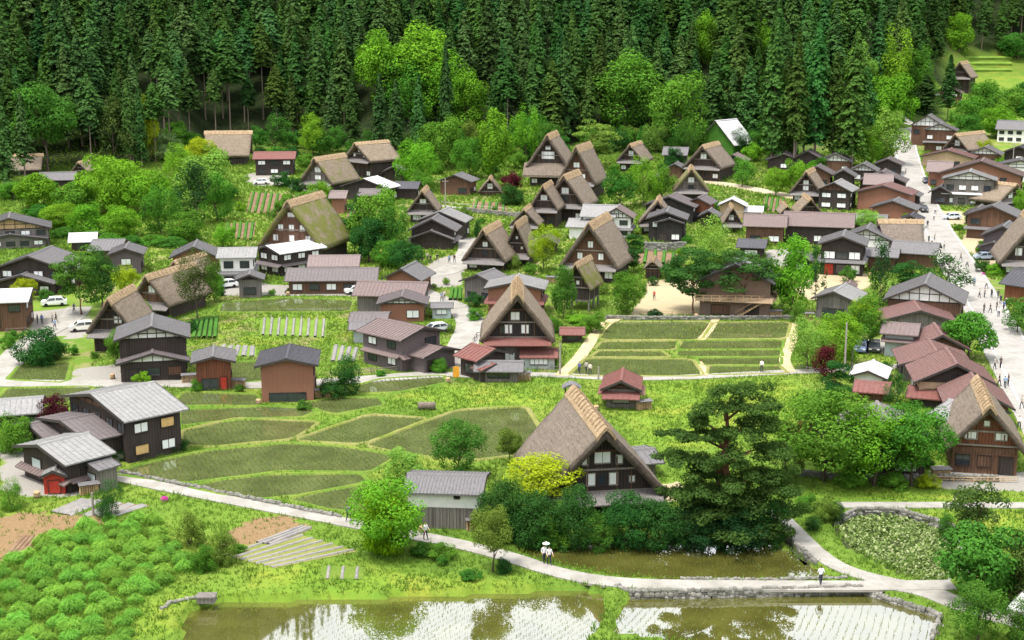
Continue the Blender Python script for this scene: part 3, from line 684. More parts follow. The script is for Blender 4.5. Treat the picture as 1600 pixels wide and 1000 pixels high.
GDEF = [(0, .56, .95, 1.1, 'p'), (-.17, .22, .8, 1.0, 'p'), (.17, .22, .8, 1.0, 'p')]
def gassho(xL, xR, yb, ye, ya, yaw, L, label, moss=.3, grey=.5, win=None, wall='wood_dark', pent='roof_shingle', lower='wood_dark', cap=True, name='thatched_house', low=None, seed=None, front=True, th=None, stilt=False, skirt=False):
    p, s, W = frame_of(xL, xR, yb, yaw); he = max(.5, (yb-ye)/s)
    if abs(yaw) > 60:                                                          # long side to the front: the given length is the gable width
        W = L; L = (xR-xL)/s; fw = Vector((math.cos(R(yaw)), -math.sin(R(yaw)), 0)); fw = fw if fw.y < 0 else -fw; al = Vector((math.sin(R(yaw)), math.cos(R(yaw)), 0)); q = p-fw*W/2; ha = zat(q.x, q.y, ya)-p.z-.2; p = q-al*L/2
    else: ha = zat(p.x, p.y, ya)-p.z-.2
    seed = seed or int(xL*3+yb) % 97
    root = root_at(name, p, yaw, label, 'house' if name == 'thatched_house' else 'hut')
    th = th or min(.8, W*.065)
    thatch_roof(root, W, L, he, ha, moss, grey, seed, cap, th)
    w = W/2; sl = (ha-he)/w; ins = min(1.0, W*.08); dy = min(1.05, L*.12)
    # ground-floor walls
    wx = w-ins-.25; b = MB(); zt = he+.3
    if stilt:
        for sx in (-1, 1):
            for yy in (dy+.2, L/2, L-dy-.2): b = MB(); b.box(sx*wx*.95-.13, sx*wx*.95+.13, yy-.13, yy+.13, -.2, he+.4); b.build('post', 'wood_grey', root)
        b = MB(); b.box(-wx, wx, dy, L-dy, he*.45, he*.45+.2); b.build('floor', 'wood_grey', root); b = MB(); b.box(-wx*.98, wx*.98, dy+.05, L-dy-.05, he*.45+.2, zt)
    else: b.box(-wx, wx, dy, L-dy, -.3, zt)
    b.build('wall', lower, root)
    if not stilt:
        b = MB(); k = max(3, int(wx*2/1.9))
        for i in range(k+1):
            x = -wx+.06+(2*wx-.12)*i/k; b = MB(); b.box(x-.07, x+.07, dy-.05, dy+.02, -.2, zt); b.build('post', 'wood_brown', root)
        b = MB(); b.box(-wx, wx, dy-.065, dy, he*.72, he*.72+.14); b.build('beam', 'wood_brown', root)
    # gable walls
    iw = w-th/math.sin(math.atan(sl))*.72; top = he+sl*iw*.98
    for yy, sg in ((dy, -1), (L-dy, 1)):
        b = MB(); b.prism([(-iw, he-.05), (iw, he-.05), (0, top)], min(yy, yy+sg*-.25), max(yy, yy+sg*-.25)); b.build('gable_wall', wall, root)
    # floor beams on the front gable, windows between
    hr = top-he
    for v in ((.06, .42, .72) if hr > 4 else (.06, .5)):
        z = he+hr*v; hw = iw*(1-v)-.15; b = MB(); b.box(-hw, hw, dy-.14, dy, z-.09, z+.09); b.build('beam', 'beam' if v < .7 else 'wood_brown', root)
    b = MB()
    for u in (-.5, -.25, .25, .5):
        hz = hr*(1-abs(u)*1.0)-.5
        if hz > .8: b = MB(); b.box(u*iw-.07, u*iw+.07, dy-.075, dy, he+.05, he+hz*.93); b.build('gable_post', 'wood_brown', root)
    f = W/13.
    for (u, v, ww, hh, ty) in (win or GDEF): window(root, 'x', dy, u*W, he+v*hr, ww*f, hh*f, ty, frame='beam' if ty == 'p' else 'wood_dark')
    if pent:
        pz = he+hr*.05; pw = min(wx+.5, iw+.1); b = MB(); n_ = max(4, int(pw*2/.5))
        b.prism([(dy+.02, pz+.12), (dy-1.75, pz-.78), (dy-1.75, pz-.90), (dy+.02, pz-.04)], -pw, pw, ax='x')
        for i in range(n_+1):
            x = -pw+.03+(2*pw-.06)*i/n_; b.prism([(dy, pz+.16), (dy-1.77, pz-.74), (dy-1.77, pz-.80), (dy, pz+.10)], x-.03, x+.03, ax='x')
        b.build('pent_roof', pent, root)
    if skirt:                                                                  # thatched apron roof below the gable
        b = MB(); pw = wx+1.6; b.prism([(dy+.05, he+1.2), (dy-2.6, he-1.9), (dy-2.6, he-2.5), (dy+.05, he+.5)], -pw, pw, ax='x'); o = b.build('apron_roof', 'thatch', root); o.color = (.1, .6, 0, 1)
    if front and he > 1.6 and not stilt:
        rr = random.Random(seed); k = max(2, int(wx*2/2.1)); zb = .15 if he > 2.2 else .1
        for i in range(k):
            x = -wx+wx*2*(i+.5)/k; ty = (low or 'pgdp')[i % len(low or 'pgdp')]
            if ty == '-': continue
            h0 = min(1.9, he*.62) if ty in 'dr' else min(1.15, he*.4); window(root, 'x', dy, x, zb if ty in 'dr' else min(.9, he*.3), wx*2/k*.62, h0, ty)
    return root

def modern(xL, xR, yb, ye, ya, yaw, D, wall, roof, label, kind='g', name='wooden_house', tri=None, st=None, pent=None, wing=None, win=None, side='gp', types='gpg', barge='barge_dark', ov=.75, ribs=True, wains=None, cat='house', absyaw=False, rib=.62):
    """gabled house: kind g = gable to the front, s = long side to the front; pent = [(height fraction, roof, reach)], wing = lower gable in front"""
    p0 = G((xL+xR)/2, yb)
    if abs(yaw) < 40 and not absyaw: yaw += math.degrees(math.atan2(p0.x, p0.y))   # small turns are read against the line of sight
    p, s, Wr = frame_of(xL, xR, yb, yaw); he = (yb-ye)/s
    root = root_at(name, p, yaw, label, cat); t = .16
    if kind == 'g':
        D *= .85 if abs(yaw) < 40 or not absyaw and abs(yaw) < 40 else 1.; ha = zat(p.x, p.y+D*.5*math.cos(R(yaw)), ya)-p.z; Wd = Wr-2*ov; hx = Wd/2; ha = max(ha, he+.22*Wr/2); L = D
        r_o = [(-Wr/2, -ov, L+ov)]
    else:
        yr = p.y+D/2*math.cos(R(yaw)); ha = max(zat(p.x, yr, ya)-p.z, he+.5); Wd = Wr-2*ov; hx = Wd/2; L = D
    ht = he                                                                    # wall top under eaves
    b = MB()
    if kind == 'g':
        up = (ha-he)*(1-Wd/Wr); b.prism([(-hx, -.3), (hx, -.3), (hx, he+up-t), (0, ha-t*1.2), (-hx, he+up-t)], 0, L)
    else:
        up = (ha-he)*ov/(D/2+ov); b.prism([(0, -.3), (L, -.3), (L, he+up-t), (L/2, ha-t*1.2), (0, he+up-t)], -hx, hx, ax='x')
    b.build('wall', wall, root)
    if wains:                                                                  # lower part of the wall in another cladding
        b = MB(); b.box(-hx-.05, hx+.05, -.05, L+.05, -.3, he*wains[1]); b.build('cladding', wains[0], root)
        b = MB(); k = max(3, int(hx*2/.6))
        for i in range(k+1): b.box(-hx+hx*2*i/k-.03, -hx+hx*2*i/k+.03, -.085, -.04, -.2, he*wains[1]-.01)
        b.build('batten', wains[0], root)
    # main roof
    rib_s = rib
    def gable_roof(x0, hw, y0, y1, e, a, mat, par, along='y', rib=True, nm='roof'):
        b = MB(); pr = [(x0-hw, e), (x0, a), (x0+hw, e), (x0+hw, e-t), (x0, a-t), (x0-hw, e-t)]
        b.prism(pr, y0, y1, ax='y' if along == 'y' else 'x')
        if rib:
            k = max(3, int((y1-y0)/rib_s))
            for i in range(k+1):
                yy = y0+.03+(y1-y0-.06)*i/k
                for sg in (-1, 1): b.prism([(x0, a+.055), (x0+sg*hw, e+.055), (x0+sg*hw, e-.01), (x0, a-.01)], yy-.025, yy+.025, ax='y' if along == 'y' else 'x')
        o = b.build(nm, mat, par); b = MB()
        b.prism([(x0-.28, a-.06), (x0-.12, a+.13), (x0+.12, a+.13), (x0+.28, a-.06)], y0-.04, y1+.04, ax='y' if along == 'y' else 'x'); b.build('ridge_cap', mat, o)
        for q in (y0-.07, y1+.002):
            b = MB(); b.prism([(x0-hw-.02, e+.07), (x0, a+.08), (x0+hw+.02, e+.07), (x0+hw+.02, e-t-.06), (x0, a-t-.1), (x0-hw-.02, e-t-.06)], q, q+.07, ax='y' if along == 'y' else 'x'); b.build('bargeboard', barge, o)
        return o
    if kind == 'g': gable_roof(0, Wr/2, -ov, L+ov, he, ha, roof, root, rib=ribs)
    else: gable_roof(L/2, L/2+ov, -Wr/2, Wr/2, he, ha, roof, root, along='x', rib=ribs)
    st = st or (2 if he > 4.2 else 1); sh = he/st
    if tri and kind == 'g':                                                    # plastered gable triangle with timbers
        b = MB(); bz = he-.35*(ha-he) if False else he; tw = hx*.97; tp = ha-t*1.2-.12; b.prism([(-tw, bz+.1), (tw, bz+.1), (tw*.97, bz+up*.6), (0, tp), (-tw*.97, bz+up*.6)], -.05, .0); o = b.build('gable_panel', tri, root)
        b = MB(); b.box(-hx-.05, hx+.05, -.11, 0, bz-.05, bz+.12); k = 7
        for i in range(1, k):
            x = -tw+2*tw*i/k; zt = bz+(tp-bz)*(1-abs(x)/tw)*.96+.05
            if zt > bz+.3: b.box(x-.06, x+.06, -.10, 0, bz+.1, zt)
        b.box(-tw*.5, tw*.5, -.115, 0, bz+(tp-bz)*.45, bz+(tp-bz)*.45+.12); b.build('timber', 'wood_dark', root)
    if pent:
        for (fr, mat, reach) in pent:
            z = he*fr; b = MB(); hw = hx+.55; b.prism([(.02, z+.1), (-reach, z-.35*reach), (-reach, z-.35*reach-.12), (.02, z-.04)], -hw, hw, ax='x')
            k = max(3, int(hw*2/.62))
            for i in range(k+1):
                x = -hw+.03+(2*hw-.06)*i/k; b.prism([(0, z+.15), (-reach, z-.35*reach+.05), (-reach, z-.35*reach-.02), (0, z+.08)], x-.025, x+.025, ax='x')
            b.build('pent_roof', mat, root)
            for sg in (-1, 1):                                                  # and along the sides
                b = MB(); x0 = sg*hx; x1 = sg*(hx+reach*.75); b.prism([(x0, z+.08), (x1, z-.27*reach), (x1, z-.27*reach-.12), (x0, z-.06)], .1, L-.1); b.build('pent_roof', mat, root)
    fy = 0.
    for wg in ([wing] if isinstance(wing, tuple) else (wing or [])):
        (cx, fw, fwd, we, wa, wm) = wg[:6]; wt = wg[6] if len(wg) > 6 else None; ww_ = wg[7] if len(wg) > 7 else wall
        x0 = cx*Wd; hw = Wd*fw/2; e = he*we; a_ = e+(ha-he)*wa; u2 = (a_-e)*.6/(hw+.6); b = MB()
        b.prism([(x0-hw, -.3), (x0+hw, -.3), (x0+hw, e+u2-t), (x0, a_-t*1.2), (x0-hw, e+u2-t)], -fwd, .3); b.build('wing_wall', ww_, root)
        gable_roof(x0, hw+.6, -fwd-.6, .2, e, a_, wm, root, rib=ribs, nm='wing_roof'); fy = -fwd
        if wt:
            b = MB(); tp = a_-t*1.2-.12; b.prism([(x0-hw*.96, e+.08), (x0+hw*.96, e+.08), (x0, tp)], -fwd-.05, -fwd); b.build('gable_panel', wt, root); b = MB()
            for i in range(1, 6):
                x = x0-hw*.96+2*hw*.96*i/6; b.box(x-.05, x+.05, -fwd-.10, -fwd, e, e+(tp-e)*(1-abs(x-x0)/(hw*.96))*.95+.08)
            b.box(x0-hw, x0+hw, -fwd-.11, -fwd, e-.05, e+.1); b.build('timber', 'wood_dark', root)
        k = max(1, int(hw*2/2.4))
        for i in range(k):
            ty = 'd' if i == 0 else types[i % len(types)]
            if ty != '-': window(root, 'x', -fwd, x0-hw+hw*2*(i+.5)/k, .2 if i == 0 else .8, hw*2/k*.6, min(1.9, e*.62) if i == 0 else min(1.1, e*.4), ty)
    if win is not None:
        for (u, z, w_, h_, ty) in win: window(root, 'x', -.05 if wains and z < he*wains[1] else 0, u*Wd, z, w_, h_, ty)
    elif not wing or True:
        for q in range(st):
            if wing and q == 0: continue
            k = max(1, int(hx*2/2.7))
            for i in range(k):
                ty = types[(i+q) % len(types)]
                if ty == '-': continue
                x = -hx+hx*2*(i+.5)/k; z0 = q*sh+(.75 if sh > 2 else .4*sh); h0 = min(1.15, sh*.42)
                if ty in 'dr': z0, h0 = q*sh+.1, min(1.9, sh*.7)
                window(root, 'x', -.05 if wains and z0 < he*wains[1] else 0, x, z0, hx*2/k*.55, h0, ty)
    if side:
        for sg in (-1, 1):
            k = max(1, int(L/2.7))
            for q in range(st):
                for i in range(k):
                    ty = side[(i+q) % len(side)]
                    if ty == '-': continue
                    window(root, 'y', sg*(hx+(.05 if wains else 0)), L*(i+.5)/k, q*sh+(.8 if sh > 2 else .4*sh), min(1.6, L/k*.5), min(1.1, sh*.4), ty, out=sg)
    return root

# ---- steep thatched houses: xL, xR, ground y, eave y, apex y (photograph pixels), yaw, length
gassho(840, 1047, 812, 777, 664, -9, 15, 'large grey thatched house behind the dark hedge by the path', .18, .75, wall='wood_dark',
       win=[(0, .53, 1.5, 1.15, 'p'), (-.128, .51, .6, .8, 'p'), (.128, .51, .6, .8, 'p'), (-.085, .17, .8, 1.15, 'p'), (.085, .17, .8, 1.15, 'p'), (.225, .2, .5, .55, 'p'), (-.23, .17, .7, .9, 'g'), (.0, .17, .7, 1.0, 'g')], lower='wood_grey')
gassho(1476, 1600, 745, 702, 630, 12, 12, 'thatched house with reddish plank gable at the right edge', .3, .6, wall='wood_red', lower='wood_brown', pent=None,
       win=[(0, .56, .85, 1.15, 'p'), (-.18, .22, 1.9, 1.1, 'p'), (.18, .22, 1.9, 1.1, 'p')], low='gwdpp')
gassho(402, 506, 418, 387, 312, 17, 15, 'mossy thatched house with three rows of white windows, left of centre', .62, .1,
       win=[(0, .72, 1.3, .8, 'p'), (-.16, .40, .9, 1., 'p'), (.0, .40, .9, 1., 'p'), (.16, .40, .9, 1., 'p'), (-.24, .15, .9, 1., 'p'), (.0, .15, .9, 1., 'p'), (.24, .15, .9, 1., 'p')], wall='wood_brown')
gassho(720, 792, 425, 408, 356, 14, 11, 'brown thatched house facing the crossroads beside small grey shed', .25, .3, win=[(0, .5, 1.3, 1.2, 'p'), (0, .2, 1.4, 1.0, 'g')])
gassho(783, 829, 416, 400, 346, 12, 9, 'narrow thatched house squeezed right behind the crossroads house', .25, .3)
gassho(872, 968, 442, 418, 346, 17, 14, 'big central thatched house with pale straw crest and two low white windows', .12, .6, wall='wood_brown', win=[(0, .5, 1.0, 1.2, 'p'), (-.17, .2, 1.0, 1.2, 'p'), (.17, .2, 1.0, 1.2, 'p')])
gassho(876, 924, 487, 452, 409, 20, 7.5, 'small mossy thatched granary on posts in front of the central house', .6, .2, name='thatched_hut', stilt=True, pent=None, win=[(0, .2, 1.2, 1.4, 'p')])
gassho(1004, 1034, 437, 421, 405, 10, 4.5, 'tiny thatched hut at the edge of the sandy yard', .2, .5, name='thatched_hut', pent=None, win=[(0, .3, .8, .8, 'g')], front=False)
gassho(824, 873, 357, 328, 288, 12, 9.5, 'left of two overlapping thatched houses with single white gable window', .35, .4, win=[(0, .42, 2.6, 2.2, 'p')])
gassho(846, 916, 347, 322, 272, 18, 12, 'middle thatched house of the row, half hidden by its left neighbour', .12, .5, win=[(.0, .45, 2.0, 1.6, 'p'), (0, .22, 1.8, 1.0, 'g')])
gassho(868, 932, 312, 288, 227, 18, 13, 'tall thatched house at the back of the overlapping row', .12, .55, win=[(-.02, .5, 1.8, 1.4, 'p'), (-.17, .15, 1.3, 1.2, 'p'), (.14, .18, 1.3, 1.2, 'p')], wall='wood_brown')
gassho(820, 890, 292, 262, 209, 12, 13, 'temple-like thatched house with white lattice gable below the forest', .1, .6, win=[(0, .3, 3.6, 2.0, 'p'), (0, .62, 1.4, 1.0, 'p')], pent=None, skirt=True)
gassho(1065, 1128, 283, 262, 226, 26, 13, 'thatched house with grey roof beside the far sandy square', .1, .7, win=[(0, .45, 1.8, 1.8, 'p')])
gassho(962, 1006, 270, 252, 224, 22, 10, 'thatched house under the forest with a yellow-green tree before it', .15, .5, win=[(0, .35, 2.2, 2.2, 'p')])
gassho(1050, 1108, 322, 299, 262, 6, 9, 'thatched house with bright mossy right slope near the square', .6, .1, win=[(0, .4, 2.0, 2.0, 'p'), (0, .12, 1.8, 1.2, 'g')], wall='wood_grey')
gassho(996, 1058, 368, 350, 311, 8, 8, 'weathered thatched roof behind the black two-storey house', .15, .6)
gassho(795, 843, 365, 352, 325, 10, 8, 'dark low thatched house left of the stacked trio', .2, .7, win=[(0, .35, 2.8, 1.6, 'p')])
gassho(635, 686, 350, 331, 296, 3, 9, 'thatched house peeking over the tiered dark house', .2, .5, win=[(0, .4, 2.4, 1.9, 'p')])
gassho(746, 785, 307, 301, 277, 2, 6, 'tiny thatched hut with white window under maroon tree', .15, .5, name='thatched_hut', pent=None, win=[(0, .3, 2.6, 2.6, 'p')], front=False)
gassho(467, 521, 299, 286, 245, 28, 13, 'mossy thatched house beside the upper lane and white car', .5, .2, win=[(0, .48, 2.2, 1.8, 'p'), (0, .16, 2.2, 1.2, 'p')], wall='wood_grey')
gassho(536, 580, 278, 250, 222, 45, 11, 'thatched house with orange-brown roof high up behind the white roof', .12, .1)
gassho(322, 390, 260, 244, 204, 84, 13, 'straw-coloured thatched roof at the foot of tall cedar trunks', .3, .1, front=False)
gassho(202, 266, 498, 476, 428, 20, 13, 'thatched house with grey side roof left beside the dark tree', .2, .3, win=[(0, .4, 1.9, 2.2, 'p')], wall='wood_brown')
gassho(250, 303, 452, 436, 406, 20, 9, 'thatched house hidden behind the round dark tree', .2, .1, win=[(0, .2, 2.0, 2.0, 'p')])
gassho(137, 214, 552, 520, 464, 4, 10, 'old thatched house behind the small green tree and parked cars', .15, .3, win=[(.1, .3, 1.8, 1.6, 'p')], low='--g-')
gassho(749, 868, 576, 532, 455, 0, 12, 'thatched house with red lower roofs beside the paved lane', .38, .3, wall='wood_black', pent='roof_red',
       win=[(-.03, .48, 1.4, 1.3, 'p'), (-.12, .16, 1.2, 1.4, 'p'), (.10, .16, 1.2, 1.4, 'p'), (-.2, .16, .8, 1.2, 'g')], lower='wood_grey', low='-pp-')
gassho(1232, 1284, 318, 302, 266, 22, 9, 'thatched house with plain brown gable next to the bright green tree', .15, .4, win=[(-.02, .42, 2.0, 1.7, 'p'), (-.02, .14, 2.0, 1.6, 'p')])
gassho(1244, 1286, 352, 334, 309, 2, 9, 'straw-yellow thatched gable rising behind the long shop roof', .05, .0, win=[(0, .3, 1.2, 1.2, 'd')])
gassho(1218, 1240, 350, 334, 320, 2, 7, 'small straw-coloured thatch left of the yellow thatched gable', .05, .0, win=[(0, .3, 1.2, 1.2, 'd')], name='thatched_hut')
gassho(1383, 1444, 404, 386, 342, 92, 11, 'grey thatched house seen from its long side by the street', .12, .9, front=False, pent=None)
gassho(1471, 1512, 250, 234, 208, 48, 15, 'thatched house by the upper end of the street', .28, .2, win=[(0, .3, 2.2, 2.4, 'p')])
gassho(1562, 1604, 326, 312, 286, -38, 9, 'thatched house turned away from the street at right edge', .12, .1, win=[(0, .4, 1.6, 1.6, 'p'), (0, .12, 1.8, 1.8, 'p')])
gassho(1560, 1664, 434, 413, 340, 12, 14, 'thatched house cut by the right edge above the dark barn', .15, .6, win=[(-.2, .2, 1.2, 1.4, 'p')])
gassho(1128, 1160, 364, 350, 322, 4, 7, 'small thatched gable in front of the pale flat building', .15, .5, name='thatched_hut', win=[(-.05, .25, 3.0, 3.0, 'p')])
gassho(14, 64, 276, 266, 240, 75, 9, 'thatched hut under the cedars at the left edge', .2, .4, name='thatched_hut', front=False, pent=None)
gassho(112, 138, 282, 268, 252, 10, 5, 'little brown thatched hut above the left grove', .2, .2, name='thatched_hut', front=False, pent=None, win=[(0, .3, .8, .8, 'd')])
gassho(1478, 1516, 146, 122, 96, 30, 12, 'thatched house high on the slope below the terraced field', .15, .3, win=[(0, .3, 2, 2, 'd')])

# ---- tiled and metal-roofed houses
T_ = modern
T_(183, 299, 590, 527, 500, 2, 9, 'wood_dark', 'roof_grey', 'two-tiered dark timber house with white gable strips beside the lane', tri='plaster', st=2, wing=(0, .98, 2.0, .49, .75, 'roof_mauve', 'plaster'), types='dgw-', side='gd', win=[(-.25, .2, 2.6, 1.8, 'w'), (.33, .5, 1.4, 1.0, 'p')])
T_(110, 202, 703, 634, 610, 47, 6.6, 'wood_dark', 'roof_light', 'big dark house with pale grey roof and yellow shuttered windows', st=2, tri='wood_brown', wing=[(-.05, .85, 3.6, .62, .6, 'roof_mauve', 'wood_brown'), (-.42, .5, 5.2, .42, .5, 'roof_mauve')], side='yp', barge='barge_dark', types='gg')
T_(36, 110, 757, 707, 693, 42, 4.6, 'wood_dark', 'roof_light', 'weathered shed house with ribbed light roof beside the red hut', st=2, side='g', types='p', cat='house', pent=[(.42, 'roof_brown', .8)], name='shed_house', win=[(-.2, .9, 1.8, 1.6, 'm')])
T_(66, 106, 772, 742, 731, 14, 1.8, 'red_paint', 'roof_light', 'small red hut with pale gabled roof beside the shed', name='hut', cat='hut', types='r', side=None, ov=.3)
T_(130, 158, 765, 728, 722, 40, 2.2, 'wood_grey', 'roof_grey', 'grey lean-to annex at the corner of the shed house', name='annex', cat='shed', types='m', side=None, ov=.3)
T_(-50, 66, 668, 646, 624, 4, 7, 'wood_dark', 'roof_light', 'pale-roofed dark house cut by the left edge behind shrubs', kind='s', types='-g')
T_(300, 370, 610, 563, 549, 2, 6, 'wood_red', 'roof_grey', 'small brown shed with open garage and red door', name='shed', cat='shed', types='-', win=[(-.12, .1, 2.1, 1.5, 'g'), (.28, .1, .8, 1.7, 'r')], st=1)  # wide dark pane stands in for the shade inside the open garage
T_(401, 499, 628, 568, 549, 4, 8, 'wall_rust', 'roof_dark', 'rust-brown clad barn with dark roof and open ground floor', name='barn', cat='barn', types='-', win=[(0, .1, 4.6, 1.1, 'g')], side='-g')  # dark pane put in place of the shade in the open ground floor
T_(622, 694, 574, 522, 504, -47, 8, 'wall_mauve', 'roof_brown', 'dark mauve two-storey house beside the paved lane', st=2, side='pg', types='g-', wing=(.1, .8, 3., .52, .7, 'roof_brown'), pent=[(.5, 'roof_brown', 1.0)])
T_(740, 796, 588, 556, 541, -44, 3.4, 'wood_dark', 'roof_red', 'red-roofed dark shop with orange banner by the lane', st=1, types='-', wing=(-.25, .7, 1.6, .66, .4, 'roof_red'), name='shop', cat='shop', win=[(-.3, .3, 1.0, 1.5, 'y')], side='gp')
T_(740, 818, 597, 578, 564, 3, 3.0, 'wood_grey', 'roof_grey', 'long low grey annex joined to the red-roofed shop', kind='s', name='annex', cat='shed', types='g-', side=None)
T_(938, 1002, 638, 606, 585, 2, 6, 'wood_grey', 'roof_red', 'small red-roofed shed standing alone in bright meadow', name='shed', cat='shed', tri='wood_brown', pent=[(.82, 'roof_red', 1.5)], types='m-', side='g', st=1)
T_(874, 914, 536, 522, 512, 0, 3, 'wood_dark', 'roof_red', 'tiny red-roofed shelter beside the thatched lane house', kind='s', name='shelter', cat='shelter', types='g', side=None, ov=.4)
T_(630, 755, 826, 766, 742, 8, 6, 'plaster', 'roof_grey', 'white-plastered storehouse with tiled roof and dark plank skirt', kind='s', name='storehouse', cat='storehouse', wains=('wood_grey', .58), win=[(.2, 3.2, .5, .4, 'd')], side=None, st=1, rib=.34, ov=.5)
T_(-45, 80, 388, 358, 336, 2, 10, 'wood_grey', 'roof_grey', 'grey weathered gable house at the left edge, topmost', tri='wood_tan', st=2, wing=(0, .9, 1.4, .5, .5, 'roof_grey'))
T_(-2, 102, 458, 418, 392, 22, 12, 'wood_dark', 'roof_grey', 'broad two-level dark house with long grey roof left of green trees', st=2, wing=(-.05, .9, 2.4, .5, .7, 'roof_grey'), types='gp')
T_(170, 226, 428, 397, 383, 6, 8, 'wall_mauve', 'roof_grey', 'grey gable house with one white window behind the yellow shrub', types='-p-', st=1, win=[(.0, 1.8, 1.7, 1.1, 'p')])
T_(108, 152, 392, 377, 364, 5, 6, 'wood_dark', 'roof_white', 'small hut with white roof at the hedge of the left grove', kind='s', name='hut', cat='hut', types='g')
T_(140, 190, 414, 390, 374, 15, 8, 'wood_brown', 'roof_grey', 'grey-roofed house wing behind the one-window gable house', kind='s', types='-')
T_(-30, 47, 518, 470, 452, 10, 8, 'wood_brown', 'roof_white', 'dark house with white roof at left edge above parked cars', kind='s', types='g-', st=2)
T_(266, 344, 432, 402, 380, 5, 9, 'wall_rust', 'roof_grey', 'reddish gable house behind the round dark tree', types='-g-')
T_(340, 402, 447, 401, 387, 5, 8, 'plaster', 'roof_light', 'white half-timbered house beside the small shrine-like shed', kind='s', st=2, types='gg', side='g', pent=[(.5, 'roof_grey', .9)])
T_(368, 414, 466, 436, 425, 4, 4.5, 'wood_grey', 'roof_grey', 'small grey gabled shed at the corner of the left paddies', name='shed', cat='shed', tri='wood_dark', types='g', side=None)
T_(402, 442, 429, 392, 379, 44, 10, 'wood_dark', 'roof_white', 'dark house with bright white roof in front of mossy thatch', st=2, types='p', side='p', pent=[(.5, 'roof_mauve', 1.0)])
T_(481, 562, 444, 415, 399, 5, 7, 'wood_dark', 'roof_pink', 'upper storey house with dusty pink roof beside the lane', kind='s', st=2, types='pgp', side='g')
T_(446, 590, 459, 437, 419, 5, 9, 'wood_brown', 'roof_mauve', 'wide ground floor with mauve roof below the dusty pink roof', kind='s', st=1, types='pgpg', side='g')
T_(598, 660, 462, 436, 414, 20, 8, 'wall_rust', 'roof_grey', 'rusty walled house with grey roof, rearmost of the rusty cluster', types='-', side='g')
T_(552, 664, 490, 461, 440, 12, 7, 'wood_grey', 'roof_brown', 'long brown-roofed house in the middle of the rusty cluster', kind='s', st=1, types='-g', side='-')
T_(588, 669, 503, 474, 458, 4, 6, 'wall_rust', 'roof_mauve', 'rust-red gable with white triangle in front of the cluster', tri='plaster', types='-p', side='-')
T_(545, 606, 526, 500, 490, 6, 6, 'wood_grey', 'roof_mauve', 'low grey house left below the rusty cluster', kind='s', types='g-')
T_(545, 584, 536, 513, 503, 4, 4, 'wall_metal', 'roof_grey', 'small pale-walled shed behind the dark mauve house', kind='s', name='shed', cat='shed', types='-', side=None)
T_(720, 776, 474, 440, 424, 28, 6, 'wood_grey', 'roof_grey', 'small grey shed with open front below the crossroads', name='shed', cat='shed', types='g', side='-g')
T_(756, 852, 494, 450, 436, 6, 8, 'wall_rust', 'roof_light', 'brick-red house with pale roof behind the lane-side thatch', types='-', pent=[(.55, 'roof_red', 1.0)])
T_(638, 714, 388, 360, 338, 10, 8, 'wood_dark', 'roof_grey', 'tiered dark house with grey roofs above the crossroads', st=2, wing=(0, .95, 1.6, .6, .7, 'roof_grey'), pent=[(.5, 'roof_shingle', 1.2)], types='-d-')
T_(650, 728, 374, 346, 327, 14, 8, 'wood_dark', 'roof_light', 'pale grey upper roof behind the tiered dark house', types='-')
T_(684, 738, 305, 283, 271, 18, 7, 'wood_brown', 'roof_grey', 'small dark shed with grey roof by the utility pole', name='shed', cat='shed', types='-g')
T_(614, 654, 312, 294, 284, 10, 6, 'wood_dark', 'roof_dark', 'low dark-roofed hut behind the thatched peak', kind='s', name='hut', cat='hut', types='-')
T_(534, 608, 314, 292, 277, 30, 7, 'wood_dark', 'roof_white', 'low house with white roof below the orange-brown thatch', kind='g', types='-p')
T_(514, 542, 334, 309, 298, 10, 5, 'wall_rust', 'roof_pink', 'narrow rusty hut with pink roof above the mossy thatch', kind='s', name='hut', cat='hut', types='-')
T_(396, 462, 274, 248, 237, 6, 7, 'wood_dark', 'roof_red', 'dark house with faded red roof below the cedar forest', kind='s', types='gp')
T_(906, 962, 372, 338, 320, 8, 8, 'plaster', 'roof_light', 'white half-timbered house with grey roof, left half', kind='s', st=2, types='g', side='g')
T_(936, 990, 372, 340, 322, 6, 7, 'plaster', 'roof_pink', 'white gable with black timbers right behind the central thatch', tri='plaster', st=2, types='gg', pent=[(.5, 'roof_grey', 1.0)])
T_(884, 922, 374, 354, 342, 12, 6, 'plaster', 'roof_light', 'low white annex with pale roof behind the central thatch', kind='s', name='annex', cat='shed', types='-')
T_(1008, 1073, 378, 342, 327, 4, 9, 'wood_black', 'roof_grey', 'black two-storey house with white-edged windows on stone footing', st=2, types='gpp', wing=(.1, .7, 1.2, .88, .6, 'roof_grey'))
T_(1004, 1086, 348, 322, 304, 12, 8, 'wood_black', 'roof_mauve', 'dark upper house behind the black two-storey house', types='-', st=2)
T_(1070, 1110, 345, 318, 306, 15, 7, 'wood_red', 'roof_mauve', 'small reddish house right of the black houses', types='g')
T_(1120, 1166, 342, 322, 309, 4, 6, 'wall_tan', 'roof_white', 'cream gabled building near the far sandy square', types='-', side='-')
T_(1138, 1192, 342, 330, 322, 3, 5, 'wall_rust', 'roof_white', 'long low pale-roofed building beside the cream gable', kind='s', name='annex', cat='shed', types='-')
T_(1160, 1228, 382, 353, 335, 2, 8, 'wood_brown', 'roof_brown', 'left half of the long brown-roofed shop building', kind='s', name='shop', cat='shop', types='gp', st=1)
T_(1222, 1332, 382, 353, 332, 2, 9, 'wood_dark', 'roof_brown', 'long brown-roofed building with white curtains', kind='s', types='--pp', st=1)
T_(1274, 1330, 328, 298, 282, 12, 9, 'wood_dark', 'roof_light', 'house with row of white paper windows and pale roof', st=2, types='ppp', tri='wood_brown', side='p')
